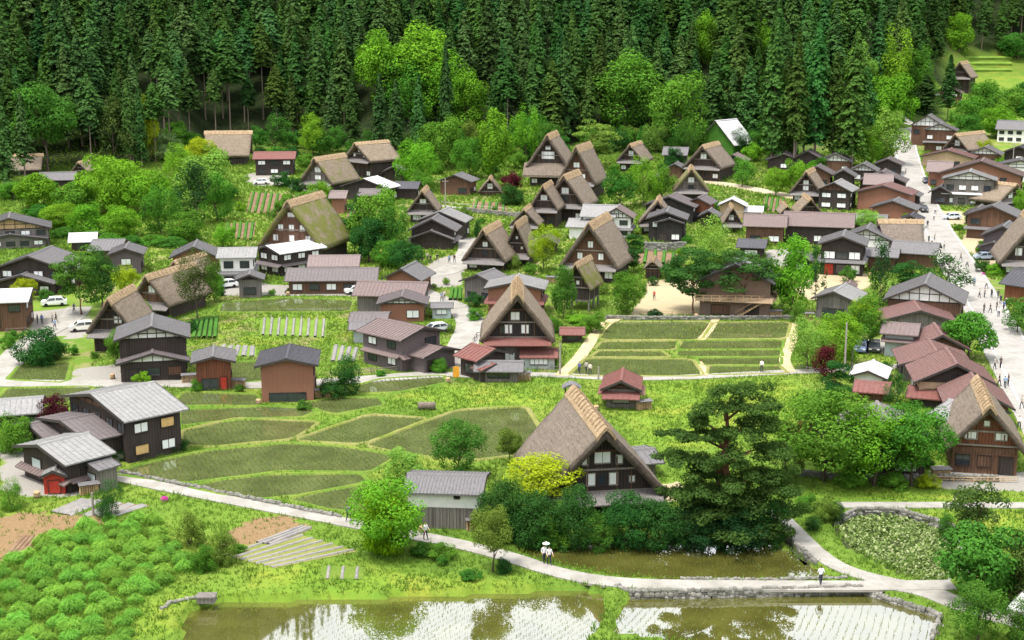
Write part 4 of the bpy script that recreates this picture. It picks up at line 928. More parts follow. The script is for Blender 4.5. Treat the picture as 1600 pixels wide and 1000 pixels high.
T_(1340, 1414, 300, 284, 266, 6, 9, 'wood_dark', 'roof_mauve', 'dark gable house close to the bend of the street', types='-')
T_(1335, 1422, 330, 302, 287, 12, 9, 'wall_rust', 'roof_maroon', 'rust-walled house with red-brown gable beside the street', types='-', side='-')
T_(1358, 1430, 346, 326, 311, 10, 8, 'wall_rust', 'roof_grey', 'grey tiled roof in front of the rust-walled house', types='-')
T_(1348, 1394, 305, 288, 272, 2, 8, 'wood_brown', 'roof_pink', 'pink-roofed house between dark gable and rust wall', kind='s', types='-')
T_(1276, 1352, 430, 382, 364, 3, 9, 'wood_dark', 'roof_grey', 'grand gabled inn with balcony windows and red door', tri='wood_dark', st=2, types='ggg', pent=[(.5, 'roof_grey', 1.1)], win=[(-.3, 3.2, 2., 1.3, 'p'), (0, 3.2, 2., 1.3, 'g'), (.3, 3.2, 2., 1.3, 'p'), (-.3, .1, 1.6, 2., 'r'), (.02, .4, 2.2, 1.6, 'g'), (.33, .4, 1.6, 1.6, 'p')], wains=('wood_dark', .3))
T_(1312, 1392, 402, 374, 353, 5, 9, 'plaster', 'roof_grey', 'white-gabled house behind the grand inn', tri='plaster', st=2, types='-')
T_(1350, 1402, 424, 400, 388, 4, 7, 'wood_brown', 'roof_grey', 'low grey roof between the inn and dark conifer', kind='s', types='-')
T_(1390, 1462, 420, 395, 378, 6, 8, 'wood_brown', 'roof_grey', 'grey-roofed shop below the long-side thatch', kind='s', types='-')
T_(1268, 1336, 500, 467, 449, 14, 8, 'wood_grey', 'roof_light', 'grey plank barn with light roof near the yard', name='barn', cat='barn', types='-', win=[(0, .3, 3.6, 1.6, 'g')], side='-')
T_(1380, 1503, 508, 470, 435, 4, 11, 'wood_brown', 'roof_grey', 'broad gable house with white lattice triangle above the red roofs', tri='plaster', types='g-g')
T_(1378, 1492, 524, 500, 477, 8, 8, 'wood_grey', 'roof_maroon', 'dusty red roof in front of the broad lattice gable', absyaw=True, types='-')
T_(1374, 1432, 558, 520, 505, 4, 7, 'wall_metal', 'roof_brown', 'pale metal-walled garage with brown roof beside parked cars', kind='s', name='garage', cat='garage', types='--', side=None, pent=[(.75, 'roof_brown', .8)], st=2)
T_(1424, 1513, 568, 544, 514, 8, 8, 'wood_brown', 'roof_maroon', 'dark red gable house, uppermost of the red-roofed row', absyaw=True, types='-g')
T_(1405, 1518, 598, 569, 541, 8, 9, 'wood_grey', 'roof_maroon', 'red-brown gable house, second of the red-roofed row', absyaw=True, types='-m-', tri=None)
T_(1428, 1552, 632, 596, 556, 8, 9, 'wall_tan', 'roof_maroon', 'wide red gable house with tan wall, third of the red-roofed row', absyaw=True, types='ym-p', tri='wood_dark', st=1)
T_(1476, 1580, 664, 634, 596, 10, 9, 'wood_brown', 'roof_maroon', 'red-roofed house directly behind the thatched right-edge house', absyaw=True, types='-')
T_(1416, 1478, 637, 620, 607, 2, 5, 'wood_dark', 'roof_red', 'low lean-to with faded red roof left of the red row', kind='s', name='annex', cat='shed', types='-', side=None)
T_(1326, 1386, 600, 588, 571, 6, 6, 'plaster', 'roof_white', 'small white-gabled house with pale roof behind conifer', types='-')
T_(1332, 1388, 626, 611, 597, 4, 5, 'wood_brown', 'roof_red', 'faded red lower roof below the pale small house', kind='s', name='annex', cat='shed', types='-', side=None)
T_(1318, 1452, 745, 684, 646, 6, 10, 'wood_dark', 'roof_shingle', 'grey-roofed house hidden behind the weeping green trees', absyaw=True, st=2, types='gp', side='g')
T_(1450, 1512, 708, 652, 632, 34, 7, 'wood_dark', 'roof_light', 'dark annex with light roof beside the right-edge thatch', kind='s', name='annex', cat='shed', types='-', side=None)
T_(1420, 1474, 228, 197, 179, 8, 9, 'wood_brown', 'roof_grey', 'left gable house at the top of the street', tri='plaster', types='-g')
T_(1441, 1492, 238, 204, 192, 6, 8, 'wood_brown', 'roof_grey', 'right gable house at the top of the street with white banner', tri='plaster', types='-p', pent=[(.5, 'roof_grey', 1.)])
T_(1556, 1640, 224, 203, 189, 6, 8, 'plaster', 'roof_grey', 'white house with grey roof at the upper right edge', kind='s', types='gg', st=2)
T_(1438, 1520, 262, 246, 233, 8, 9, 'wall_tan', 'roof_maroon', 'red-roofed tan house below the upper thatched house', types='-g')
T_(1446, 1486, 292, 268, 252, 4, 6, 'wall_rust', 'roof_pink', 'small rust-walled shop with pink roof at the street bend', kind='s', name='shop', cat='shop', types='g')
T_(1466, 1594, 300, 273, 249, 4, 11, 'wall_rust', 'roof_brown', 'wide brown-roofed rust-walled house right of the street', types='g-g')
T_(1470, 1553, 322, 281, 266, 3, 8, 'wood_grey', 'roof_light', 'white-timbered gable shop with pale eaves by the car park', tri='plaster', st=2, types='pgp', name='shop', cat='shop', pent=[(.5, 'roof_white', .8)])
T_(1545, 1640, 284, 262, 248, 2, 9, 'plaster', 'roof_grey', 'white-walled house at the right edge above the brown roof', tri='plaster', types='g')
T_(1506, 1590, 374, 338, 318, 10, 9, 'wood_brown', 'roof_grey', 'grey-roofed brown house above the parked blue car', types='-g', st=2, pent=[(.5, 'roof_grey', 1.)])
T_(1530, 1598, 405, 370, 349, 8, 9, 'wall_mauve', 'roof_grey', 'brown house with steep grey gable beside the street planter', types='g-', st=2, wing=(-.2, .7, 1.5, .55, .5, 'roof_grey'))
T_(1564, 1650, 476, 448, 425, 28, 8, 'wood_red', 'roof_dark', 'dark-roofed barn by the crowd at the right edge', kind='s', name='barn', cat='barn', types='-')
T_(1086, 1208, 494, 440, 405, 4, 10, 'wall_taupe', 'roof_light', 'large brown hall behind the pines with balcony and stair', st=2, types='-', side='-', win=[(-.2, .3, 3.0, 1.5, 'w'), (.25, .3, 2.2, 1.5, 'd')], pent=[(.55, 'wall_tan', 1.3)], name='hall', cat='hall')
T_(1196, 1252, 266, 250, 238, 4, 9, 'wood_dark', 'roof_mauve', 'leftmost of the dark low houses below the big cedars', types='-p')
T_(1238, 1284, 268, 248, 234, 6, 8, 'wood_dark', 'roof_mauve', 'middle of the dark low houses below the big cedars', types='-')
T_(1278, 1330, 270, 252, 238, 6, 8, 'wood_brown', 'roof_grey', 'rightmost of the dark low houses below the big cedars', types='p-', tri='plaster')
T_(1034, 1074, 256, 242, 230, 6, 7, 'wood_dark', 'roof_grey', 'grey shed between two thatched houses below the forest', kind='s', name='shed', cat='shed', types='-')
T_(1124, 1166, 272, 252, 240, 10, 8, 'wood_dark', 'roof_pink', 'small dark house right behind the square-side thatch', types='g')
T_(62, 118, 292, 281, 269, 6, 6, 'wood_dark', 'roof_grey', 'low grey-roofed shed above the left grove', kind='s', name='shed', cat='shed', types='-')
T_(996, 1034, 745, 720, 702, -20, 5, 'wood_grey', 'roof_grey', 'grey-roofed shed peeking out behind the large near thatch', kind='s', name='shed', cat='shed', types='-', side=None)
T_(1578, 1660, 985, 956, 938, 20, 6, 'wood_dark', 'roof_white', 'white roof corner at the lower right edge under trees', kind='s', name='hut', cat='hut', types='-', side=None)
T_(672, 708, 498, 480, 474, 2, 3, 'wall_metal', 'roof_grey', 'tiny grey kiosk beside the curved lane', kind='s', name='kiosk', cat='kiosk', types='p', side=None, ov=.4)
T_(1314, 1338, 462, 448, 441, 3, 3, 'wood_brown', 'roof_brown', 'little brown shrine hut in the inn yard', name='shrine_hut', cat='shrine', types='g', side=None, ov=.5)
T_(1088, 1148, 242, 225, 187, 44, 10, 'ivy', 'roof_white', 'ivy-green barn with white roof at the forest edge', name='barn', cat='barn', types='-', side='-', kind='g')
T_(1455, 1500, 162, 145, 134, 10, 8, 'wood_brown', 'roof_pink', 'small house below the thatched house on the right slope', types='-p')
T_(812, 872, 577, 557, 544, 0, 3, 'wall_metal', 'roof_red', 'red-roofed porch annex at the right foot of the lane-side thatch', kind='s', name='annex', cat='shed', types='p', side=None, ov=.5)
T_(1252, 1300, 292, 272, 258, 6, 8, 'wood_brown', 'roof_mauve', 'brown house behind the plain-gabled thatch and bright tree', types='g')
T_(1298, 1336, 294, 276, 263, 4, 8, 'wood_dark', 'roof_grey', 'small dark house right behind the brown house, below cedars', types='p')
T_(1388, 1436, 322, 306, 294, 8, 7, 'wood_dark', 'roof_grey', 'narrow dark house with grey roof at the street corner', types='-')
T_(1150, 1196, 404, 386, 374, 4, 7, 'wood_dark', 'roof_dark', 'low dark house below the long brown-roofed shop', kind='s', types='p-')
T_(1008, 1040, 300, 284, 274, 6, 6, 'wood_dark', 'roof_mauve', 'dark hut left of the mossy-sloped thatch', types='-', name='hut', cat='hut')
T_(1526, 1570, 300, 284, 274, 6, 7, 'wood_brown', 'roof_pink', 'small brown house between white gable shop and turned thatch', types='g')
T_(1090, 1124, 354, 338, 327, 6, 6, 'wood_dark', 'roof_grey', 'small dark house between the reddish house and cream gable', types='g')
T_(1038, 1070, 280, 264, 254, 8, 7, 'wood_brown', 'roof_grey', 'brown hut left below the square-side thatch', types='-', name='hut', cat='hut')
T_(1326, 1370, 284, 267, 254, 6, 8, 'wood_dark', 'roof_grey', 'dark grey-roofed house behind the dark street-bend gable', types='p-', tri='plaster')
T_(1364, 1408, 274, 257, 246, 6, 8, 'wood_dark', 'roof_mauve', 'dark house under the pale yellow-green tree by the street', types='-g')
T_(1512, 1562, 258, 241, 228, 8, 8, 'wood_brown', 'roof_grey', 'grey-roofed house right of the upper thatched house', types='g-', tri='plaster')
T_(1566, 1616, 254, 239, 227, 8, 8, 'wood_dark', 'roof_dark', 'dark-roofed house at the right edge below the white house', types='-p')
T_(1450, 1486, 320, 301, 289, 6, 7, 'wood_dark', 'roof_grey', 'narrow dark shop left of the white-timbered gable shop', types='gp', name='shop', cat='shop')
T_(1504, 1548, 352, 335, 322, 8, 7, 'wood_dark', 'roof_mauve', 'dark house behind the silver-blue car', types='-p')
T_(598, 634, 284, 268, 258, 8, 6, 'wood_dark', 'roof_grey', 'small dark hut right of the orange-brown thatch', types='-', name='hut', cat='hut')
T_(834, 872, 398, 380, 368, 6, 6, 'wood_dark', 'roof_mauve', 'low dark house behind the yellow-green tree', types='g-')
T_(1330, 1384, 364, 347, 335, 4, 7, 'wood_brown', 'roof_grey', 'grey-roofed brown house behind the white-gabled house', kind='s', types='g')
T_(1224, 1270, 426, 407, 393, 4, 7, 'wood_dark', 'roof_grey', 'dark house left of the grand inn behind trees', types='pg')
T_(1404, 1440, 360, 344, 334, 6, 6, 'wood_dark', 'roof_dark', 'dark narrow house behind the long-side thatch ridge', types='-')
T_(560, 604, 322, 305, 295, 6, 6, 'wood_brown', 'roof_mauve', 'brown shed below the low white-roofed house', kind='s', types='-', name='shed', cat='shed')

# ================================================================== plants
def crown_mesh(name, seed, nclump=30, per=230, leaf=.062, flat=1., shape='round', mat='leaves', rc=(.24, .4), asp=1.):
    """crown in a unit box (radius 1, height 1): leaf clusters on many clumps, gaps between"""
    global rng
    rng = np.random.default_rng(seed); C_, N_, S_, T_o = [], [], [], []
    k = 0
    while k < nclump:
        d = unit(rng.normal(size=3)); r = rng.random()**.45*.78; c = d*r; z = (c[2]+1)/2
        lim = 1.
        if shape == 'cone': lim = 1.05-z*.95
        elif shape == 'oval': lim = .8-.35*max(0, z-.5)
        elif shape == 'umbrella': lim = 1.0 if z > .4 else .55
        if shape != 'round':
            if math.hypot(c[0], c[1]) > lim: c[:2] *= lim*rng.random()/max(1e-6, math.hypot(c[0], c[1]))
        elif z < .22 and rng.random() < .6: continue
        q = rng.uniform(*rc)*(.75 if shape == 'cone' else 1); n = int(per*(q/.32)**2*(.7+.6*rng.random()))
        dr = unit(rng.normal(size=(n, 3))); ou = unit(c+np.array([0, 0, .35])); keep = (dr@ou) > rng.uniform(-.75, .25, n); dr = dr[keep]; n = len(dr)
        rad = q*(.55+.55*rng.random(n)**.5)[:, None]; pos = c+dr*rad*np.array([1, 1, .8*flat])
        C_.append(pos); N_.append(dr*.8+np.array([0, 0, .6])+rng.normal(0, .32, (n, 3))); S_.append(leaf*(.6+.8*rng.random(n)))
        T_o.append(np.clip(rng.normal(.2+.6*rng.random(), .14, n), 0, 1)); k += 1
    c = np.concatenate(C_); c[:, 2] = (c[:, 2]+1)/2; lo, hi = np.percentile(c[:, 2], [.5, 99.5]); c[:, 2] = (c[:, 2]-lo)/(hi-lo); rr = np.percentile(np.hypot(c[:, 0], c[:, 1]), 97); c[:, :2] /= rr
    z2 = np.array([1, 1, 2*asp]); v, f = leaf_quads(c*z2, np.concatenate(N_), np.concatenate(S_)); v = v/z2; return np_mesh(name, v, f, mat, np.concatenate(T_o))
def trunk_mesh(name, seed, mat, split=.35, limbs=6, r=.045):
    """unit height, spread in radius 1"""
    rd = random.Random(seed); b = MB(); x = y = 0; pts = [(0, 0, -.03)]; z = 0
    for i in range(6):
        z = (i+1)/7*.92; x += rd.uniform(-.07, .07); y += rd.uniform(-.07, .07); pts.append((x, y, z))
    b.tube(pts, [r*1.5]+[r*(1.15-.95*(i+1)/7) for i in range(6)], 7)
    for i in range(limbs):
        t = split+(.85-split)*i/limbs; k = min(5, int(t/.92*7)); p = Vector(pts[k]); an = i*2.4+rd.random(); ln = rd.uniform(.45, .75)*(1.1-t*.5)
        q = p+Vector((math.cos(an)*ln*.55, math.sin(an)*ln*.55, .10)); e = p+Vector((math.cos(an)*ln, math.sin(an)*ln, .22+.1*rd.random())); b.tube([p, q, e], [r*.55, r*.36, r*.12], 5)
    return b.mesh(name, mat, True)
def conifer_mesh(name, seed, cb=.2, n=520, Rm=1., pw=.85, per=9, sz=.029, droop=.35):
    """cedar crown, unit height, radius 1 at the base"""
    global rng
    rng = np.random.default_rng(seed); t = cb+(1-cb)*rng.random(n)**.85; t = np.sort(t); az = rng.random(n)*6.283; u = (1-t)/(1-cb)
    lob = 1+.25*np.sin(az*3+t*17+seed)+.12*rng.normal(size=n)
    rl = (np.clip(u, 0, 1)**pw*np.minimum(1, .62+.9*(1-u)) + .05)*lob; C_, N_, S_, T0 = [], [], [], []
    for j in range(per):
        s = (.22+.78*(j+rng.random(n))/per); rad = rl*s; z = t+.02-droop*.11*rl*s*s+rng.normal(0, .006, n)
        sp = rng.normal(0, .10, n)*rl; x = np.cos(az)*rad-np.sin(az)*sp; y = np.sin(az)*rad+np.cos(az)*sp
        C_.append(np.stack([x, y, z], 1)); N_.append(np.stack([np.cos(az)*.8+rng.normal(0, .22, n), np.sin(az)*.8+rng.normal(0, .22, n), np.full(n, .75)], 1)); S_.append(np.full(n, 1.)*(.6+.7*rng.random(n))); T0.append(np.clip(.35+.3*s+rng.normal(0, .1, n)+.12*np.sin(az*2+t*9), 0, 1))  # tone rises along each branch: darker near the trunk, paler at the tips
    c = np.concatenate(C_); nn = unit(np.concatenate(N_)); S_ = np.concatenate(S_)
    # quads in real proportion: object gets scaled R (x,y) and H (z), crown radius about a sixth of the height
    c2 = c*np.array([1/6.5, 1/6.5, 1]); v, f = leaf_quads(c2, nn, S_*sz*.55, .6); v = v*np.array([6.5, 6.5, 1])
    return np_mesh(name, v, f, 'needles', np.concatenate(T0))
def pole_mesh(name, mat, r=.012*6.5, lean=.01):
    b = MB(); b.tube([(0, 0, -.04), (lean, 0, .3), (lean*2, lean, .65), (0, 0, .97)], [r*1.25, r*.9, r*.6, r*.12], 7); return b.mesh(name, mat, True)
BROAD = [[crown_mesh('crown', 11+i+7*k, nclump=[44, 52, 40][i], per=300, leaf=.046, rc=(.19, .34), asp=a_) for i in range(3)] for k, a_ in enumerate((.55, .85, 1.35))]
FINE = [[crown_mesh('crown', 61+i+7*k, nclump=74, per=420, leaf=.034, rc=(.16, .28), asp=a_) for i in range(2)] for k, a_ in enumerate((.55, .85, 1.35))]
OVAL = [crown_mesh('crown', 31+i, nclump=48, per=260, shape='oval', leaf=.055, rc=(.2, .34), asp=1.3) for i in range(3)]
CONE = [crown_mesh('crown', 41+i, nclump=44, shape='cone', per=280, leaf=.05, rc=(.18, .3), mat='needles', asp=1.2) for i in range(2)]
UMB = [crown_mesh('crown', 51+i, nclump=34, shape='umbrella', per=280, leaf=.045, flat=.45, rc=(.22, .36), mat='needles') for i in range(2)]
DENSE = [crown_mesh('crown', 91+i, nclump=150, per=330, leaf=.034, rc=(.14, .24), asp=.8) for i in range(2)]
TRUNK = [trunk_mesh('trunk', 5+i, 'bark') for i in range(3)]
TRUNKP = trunk_mesh('trunk', 21, 'bark_pine', .4, 9, .035)
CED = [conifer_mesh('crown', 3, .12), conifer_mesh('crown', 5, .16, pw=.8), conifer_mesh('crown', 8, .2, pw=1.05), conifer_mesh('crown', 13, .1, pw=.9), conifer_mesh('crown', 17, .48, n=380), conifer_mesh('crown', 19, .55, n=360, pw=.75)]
CEDT = [pole_mesh('trunk', 'bark_cedar'), pole_mesh('trunk', 'bark_cedar', lean=-.02)]
GC = dict(b=(.115, .265, .022), y=(.235, .315, .018), m=(.070, .190, .024), d=(.030, .092, .022), o=(.115, .19, .035), p=(.15, .285, .050), r=(.070, .014, .020), k=(.022, .064, .022), n=(.055, .088, .024), g=(.052, .150, .024), w=(.15, .24, .09))
NT = [0]
def tree(x, yb, yt, w, kind, col, label, cb=.18, group=None, name='tree', cat='tree', off=0.):
    """x, ground y, top y, crown width in photograph pixels; cb = bare trunk share"""
    p = G(x, yb); p = Vector((p.x, p.y-off, H(p.x, p.y-off))) if off else p; s = FPX/depth(p); h = (yb-yt)/s; r = w/s/2; NT[0] += 1; i = NT[0]
    e = put(name, None, None, p, random.random()*6.28); tag(e, label, cat, group)
    if kind == 'ced':
        t = put('trunk', CEDT[i % 2], e, scale=(r, r, h)); c = put('crown', CED[i % 4], e, scale=(r, r, h))
    else:
        hc = h*(1-cb); ai = 0 if hc/(2*r) < .7 else (1 if hc/(2*r) < 1.1 else 2); lib = dict(b=BROAD[ai], f=FINE[ai], o=OVAL, c=CONE, u=UMB, t=DENSE)[kind]
        put('trunk', TRUNKP if kind == 'u' else TRUNK[i % 3], e, scale=(r*.75, r*.75, h*.82)); c = put('crown', lib[i % len(lib)], e, (0, 0, h*cb), scale=(r, r, hc))
    q = GC[col]; j = random.uniform(.88, 1.12); c.color = (q[0]*j, q[1]*j, q[2]*j, 1); return e
def shrub(x, yb, yt, w, col, label, kind='b', group=None, name='shrub', cat='shrub'):
    p = G(x, yb); s = FPX/depth(p); h = (yb-yt)/s*1.05; r = w/s/2; NT[0] += 1; i = NT[0]
    e = put(name, None, None, p, random.random()*6.28); tag(e, label, cat, group)
    b = MB(); [b.tube([(0, 0, -.1), (r*.5*math.cos(a), r*.5*math.sin(a), h*.7)], [.07, .02], 5) for a in (0, 2.1, 4.2)]; b.build('stem', 'bark', e)
    ai = 0 if h/(2*r) < .7 else (1 if h/(2*r) < 1.1 else 2); c = put('foliage', dict(b=BROAD[ai], f=FINE[ai], o=OVAL, t=DENSE)[kind][i % 2], e, (0, 0, -.12*h), scale=(r, r, h*1.12)); q = GC[col]; j = random.uniform(.9, 1.1); c.color = (q[0]*j, q[1]*j, q[2]*j, 1); return e

# ---- near and village trees
TT = [
 (605, 864, 744, 124, 'f', 'b', 'big round bright green tree beside the near path left of storehouse', .1),
 (770, 893, 788, 74, 'f', 'o', 'small olive tree with visible trunk on the front grass bank', .34),
 (716, 748, 652, 88, 'f', 'g', 'leafy green tree standing behind the storehouse', .16),
 (796, 726, 668, 42, 'b', 'o', 'thin young tree beside the paddy left of the large near thatch', .3),
 (632, 752, 700, 66, 'b', 'p', 'loose pale shrubby tree left behind the storehouse', .1),
 (852, 806, 710, 122, 't', 'y', 'yellow-green maple in front of the large near thatch', .42),
 (1520, 880, 742, 100, 'u', 'n', 'dark pine above the lily pond at right', .15),
 (1535, 935, 815, 150, 'b', 'g', 'spreading dark green tree right of the lily pond', .15),
 (1592, 945, 825, 90, 'b', 'n', 'dark tree at the right edge beside the lily pond', .1),
 (1526, 1004, 908, 88, 'f', 'g', 'round green tree in the lower right corner by the footpath', .14),
 (1288, 752, 606, 176, 'f', 'm', 'leftmost weeping green tree left of the hidden grey-roofed house', .15),
 (1365, 760, 636, 140, 'f', 'b', 'middle weeping green tree before the hidden grey-roofed house', .2),
 (1425, 760, 628, 124, 'f', 'm', 'rightmost weeping green tree before the thatched right-edge house', .25),
 (1350, 742, 680, 34, 'o', 'b', 'slender bright sapling in front of the weeping trees', .05),
 (1230, 752, 655, 60, 'b', 'n', 'dark bushy tree between the pine and weeping trees', .1),
 (1306, 650, 562, 58, 'u', 'd', 'dark small pine left of the pale small house', .1),
 (1400, 632, 580, 44, 'c', 'd', 'small dark conical tree before the red roof row', .05),
 (1262, 578, 490, 62, 'f', 'p', 'pale fluffy tree at the right end of the paddies', .1),
 (1310, 572, 485, 78, 'f', 'b', 'bright green tree beside the maroon tree', .1),
 (1290, 592, 536, 44, 'b', 'r', 'maroon-leaved tree at the end of the right paddies', .15),
 (1356, 548, 458, 62, 'b', 'm', 'green tree beside the pale metal garage', .2),
 (1514, 562, 488, 84, 'b', 'm', 'green tree overhanging the lower street', .25),
 (1112, 478, 338, 82, 'f', 'p', 'tall pale green tree above the sandy yard', .15),
 (1084, 490, 388, 104, 'u', 'd', 'left pine in front of the brown hall', .3),
 (1160, 494, 388, 110, 'u', 'd', 'right pine in front of the brown hall', .42),
 (1200, 488, 402, 60, 'b', 'd', 'dark tree at the right corner of the brown hall', .1),
 (1236, 492, 368, 62, 'o', 'b', 'tall bright green tree right of the brown hall', .1),
 (1274, 470, 380, 38, 'c', 'd', 'narrow dark tree left of the grand inn', .15),
 (1375, 478, 372, 48, 'c', 'k', 'pointed dark cypress in front of the street-side roofs', .02),
 (1476, 470, 392, 84, 'c', 'd', 'broad dark conifer beside the street', .04),
 (1418, 462, 405, 62, 'u', 'd', 'flat dark pine between cypress and broad conifer', .15),
 (1352, 512, 465, 52, 'f', 'y', 'yellow-green tree behind the grey plank barn', .1),
 (128, 492, 384, 86, 'u', 'g', 'tall blue-green tree at the left village yard', .18),
 (160, 478, 388, 58, 'b', 'd', 'dark tree right behind the tall blue-green tree', .15),
 (310, 502, 388, 66, 'f', 'n', 'round dark olive tree with bare trunk left of the paddies', .3),
 (335, 472, 410, 34, 'o', 'm', 'narrow green tree right of the round dark olive tree', .1),
 (214, 512, 466, 52, 'f', 'b', 'small round bright green tree before the left thatch', .05),
 (195, 458, 414, 48, 'f', 'y', 'yellow-green bush tree below the one-window gable house', .05),
 (40, 468, 434, 40, 'f', 'y', 'yellow-green bush tree above the parked white car', .05),
 (184, 570, 512, 44, 'b', 'm', 'green tree between old thatch and two-tiered house', .1),
 (588, 402, 292, 82, 'b', 'm', 'tall tree in the dark clump at the crossroads, centre', .2),
 (555, 398, 318, 52, 'u', 'd', 'left pine of the dark clump at the crossroads', .35),
 (576, 410, 340, 60, 'b', 'd', 'lower dark tree of the clump at the crossroads', .2),
 (616, 408, 312, 56, 'b', 'g', 'right tree of the dark clump at the crossroads', .2),
 (632, 425, 372, 58, 'b', 'd', 'dark shrub tree at the tip of the crossroads clump', .05),
 (606, 418, 375, 50, 'b', 'm', 'low green shrub tree inside the crossroads clump', .05),
 (850, 425, 350, 50, 'f', 'y', 'yellow-green tree left of the big central thatch', .25),
 (880, 498, 414, 40, 'o', 'g', 'slim green tree before the mossy granary', .08),
 (980, 490, 424, 60, 'f', 'm', 'round tree between the granary and sandy yard', .12),
 (990, 425, 365, 40, 'u', 'd', 'dark pine right of the big central thatch', .15),
 (970, 326, 266, 56, 'b', 'g', 'dark green tree right of the tall back-row thatch', .12),
 (1006, 322, 245, 56, 'f', 'b', 'bright green tree right of the back-row thatch', .12),
 (1034, 318, 252, 46, 'b', 'm', 'middle-green tree left of the mossy-sloped thatch', .12),
 (1240, 306, 250, 46, 'f', 'b', 'bright green tree near the far sandy square, right', .15),
 (1212, 306, 262, 40, 'f', 'b', 'bright green tree near the far sandy square, left', .15),
 (1160, 292, 246, 40, 'b', 'm', 'green tree at the back of the far square', .15),
 (1355, 366, 328, 48, 'f', 'p', 'pale green tree behind the long-side grey thatch', .1),
 (1595, 345, 296, 34, 'b', 'b', 'bright green tree at the right edge by the turned thatch', .1),
 (1590, 520, 466, 60, 'b', 'g', 'green tree at the right edge beside the crowd', .15),
 (1352, 262, 196, 60, 'f', 'b', 'bright green tree left of the upper street', .08),
 (1390, 258, 170, 60, 'o', 'p', 'tall pale yellow-green tree beside the upper street', .05),
 (1540, 248, 218, 34, 'f', 'y', 'yellow-green shrub tree at the upper thatched house', .05),
 (490, 244, 178, 50, 'f', 'b', 'lone bright green tree in front of the cedars', .15),
 (648, 292, 220, 72, 'f', 'b', 'bright round tree right of the orange-brown thatch', .1),
 (690, 262, 182, 84, 'b', 'm', 'large green tree at the foot of the centre forest', .1),
 (735, 278, 214, 60, 'f', 'm', 'round tree left of the tall oval tree', .1),
 (772, 280, 172, 58, 'o', 'b', 'tall oval bright tree below the centre forest', .08),
 (820, 252, 166, 54, 'b', 'b', 'bright tree left above the lattice-gabled thatch', .1),
 (930, 262, 188, 76, 'u', 'o', 'reddish-olive pine behind the tall back-row thatch', .2),
 (975, 218, 84, 108, 'b', 'm', 'wide green tree low in the forest, left of pair', .1),
 (1060, 236, 116, 104, 'b', 'm', 'wide green tree low in the forest, right of pair', .12),
 (800, 305, 268, 36, 'b', 'r', 'maroon tree beside the tiny thatched hut', .1),
 (75, 268, 134, 104, 'b', 'g', 'big dark spreading tree at the left forest edge', .35),
 (182, 262, 148, 66, 'c', 'n', 'rounded dark conifer at the left forest edge', .05),
 (236, 250, 150, 30, 'o', 'y', 'yellow-green sapling at the corner of the left forest', .1),
 (262, 252, 206, 46, 'b', 'w', 'white-blossoming bush below the left forest', .05),
 (306, 352, 252, 74, 'c', 'k', 'dark fir in the left grove', .05),
]
T1C = DENSE[0]
for r_ in TT:
    e = tree(*r_[:7], cb=r_[7])
    if r_[0] == 605: q = e.children[1]; q.data = T1C; q.color = (.135, .275, .010, 1)
# groves whose trees nothing tells apart
for g_, lab, rows in (
 ('left grove', 'leafy tree in the green grove behind the left houses', [(180, 332, 244, 116, 'f', 'b'), (60, 326, 272, 72, 'b', 'b'), (322, 318, 232, 96, 'b', 'p'), (252, 366, 290, 66, 'f', 'm'), (92, 358, 318, 66, 'f', 'b'), (140, 368, 316, 62, 'b', 'b'), (192, 370, 322, 66, 'f', 'b'), (292, 378, 330, 60, 'b', 'm'), (350, 388, 350, 42, 'f', 'b'), (225, 340, 268, 80, 'b', 'b'), (120, 338, 285, 70, 'b', 'm'), (20, 312, 285, 50, 'b', 'm'), (340, 345, 268, 60, 'b', 'm'), (60, 352, 320, 50, 'b', 'g'), (285, 300, 225, 60, 'f', 'b'), (315, 262, 215, 50, 'f', 'y')]),
 ('right slope grove', 'leafy tree in the grove below the far right terrace', [(1545, 196, 128, 70, 'b', 'm'), (1510, 200, 150, 60, 'b', 'm'), (1580, 200, 140, 70, 'b', 'm'), (1600, 175, 130, 60, 'b', 'g'), (1530, 172, 130, 50, 'b', 'g'), (1620, 205, 145, 70, 'b', 'g'), (1556, 215, 168, 60, 'b', 'b'), (1515, 218, 178, 50, 'b', 'g')]),
 ('bright forest trees', 'bright broadleaf tree showing between the hillside cedars', [(600, 165, 50, 100, 'b', 'b'), (656, 170, 40, 100, 'b', 'b'), (700, 195, 78, 84, 'b', 'b'), (732, 205, 108, 74, 'b', 'b'), (640, 190, 90, 80, 'b', 'm'), (1390, 160, 44, 76, 'b', 'b'), (1436, 170, 74, 56, 'b', 'm'), (1385, 205, 118, 90, 'b', 'b'), (1340, 140, 66, 60, 'b', 'p'), (1496, 90, 22, 44, 'o', 'b'), (1105, 105, 20, 46, 'b', 'b'), (1190, 100, 34, 44, 'b', 'b'), (965, 75, 25, 36, 'b', 'm'), (1250, 110, 68, 40, 'b', 'b'), (1590, 92, 52, 60, 'b', 'g'), (380, 60, 2, 40, 'b', 'b'), (920, 110, 55, 40, 'b', 'm')]),
 ('shrubs along the foot of the left forest', 'green bush at the foot of the tall cedars', [(300, 236, 205, 40, 'b', 'm'), (402, 238, 198, 46, 'b', 'g'), (275, 228, 190, 40, 'b', 'm'), (430, 250, 230, 30, 'b', 'm')]),
): 
    for r_ in rows: tree(*r_, lab, cb=.08, group=g_)
rf = random.Random(5)
for i in range(34):
    x = 430+i*24+rf.uniform(-10, 10); y = np.interp(x, [430, 600, 800, 1000, 1200, 1260], [232, 240, 238, 232, 238, 240])+rf.uniform(-6, 10); q = rf.uniform(30, 52)
    tree(x, y, y-q*rf.uniform(.8, 1.25), q, rf.choice('bf'), rf.choice('mgdgo'), 'low leafy tree along the foot of the cedar forest', cb=.05, group='low trees along the forest foot')
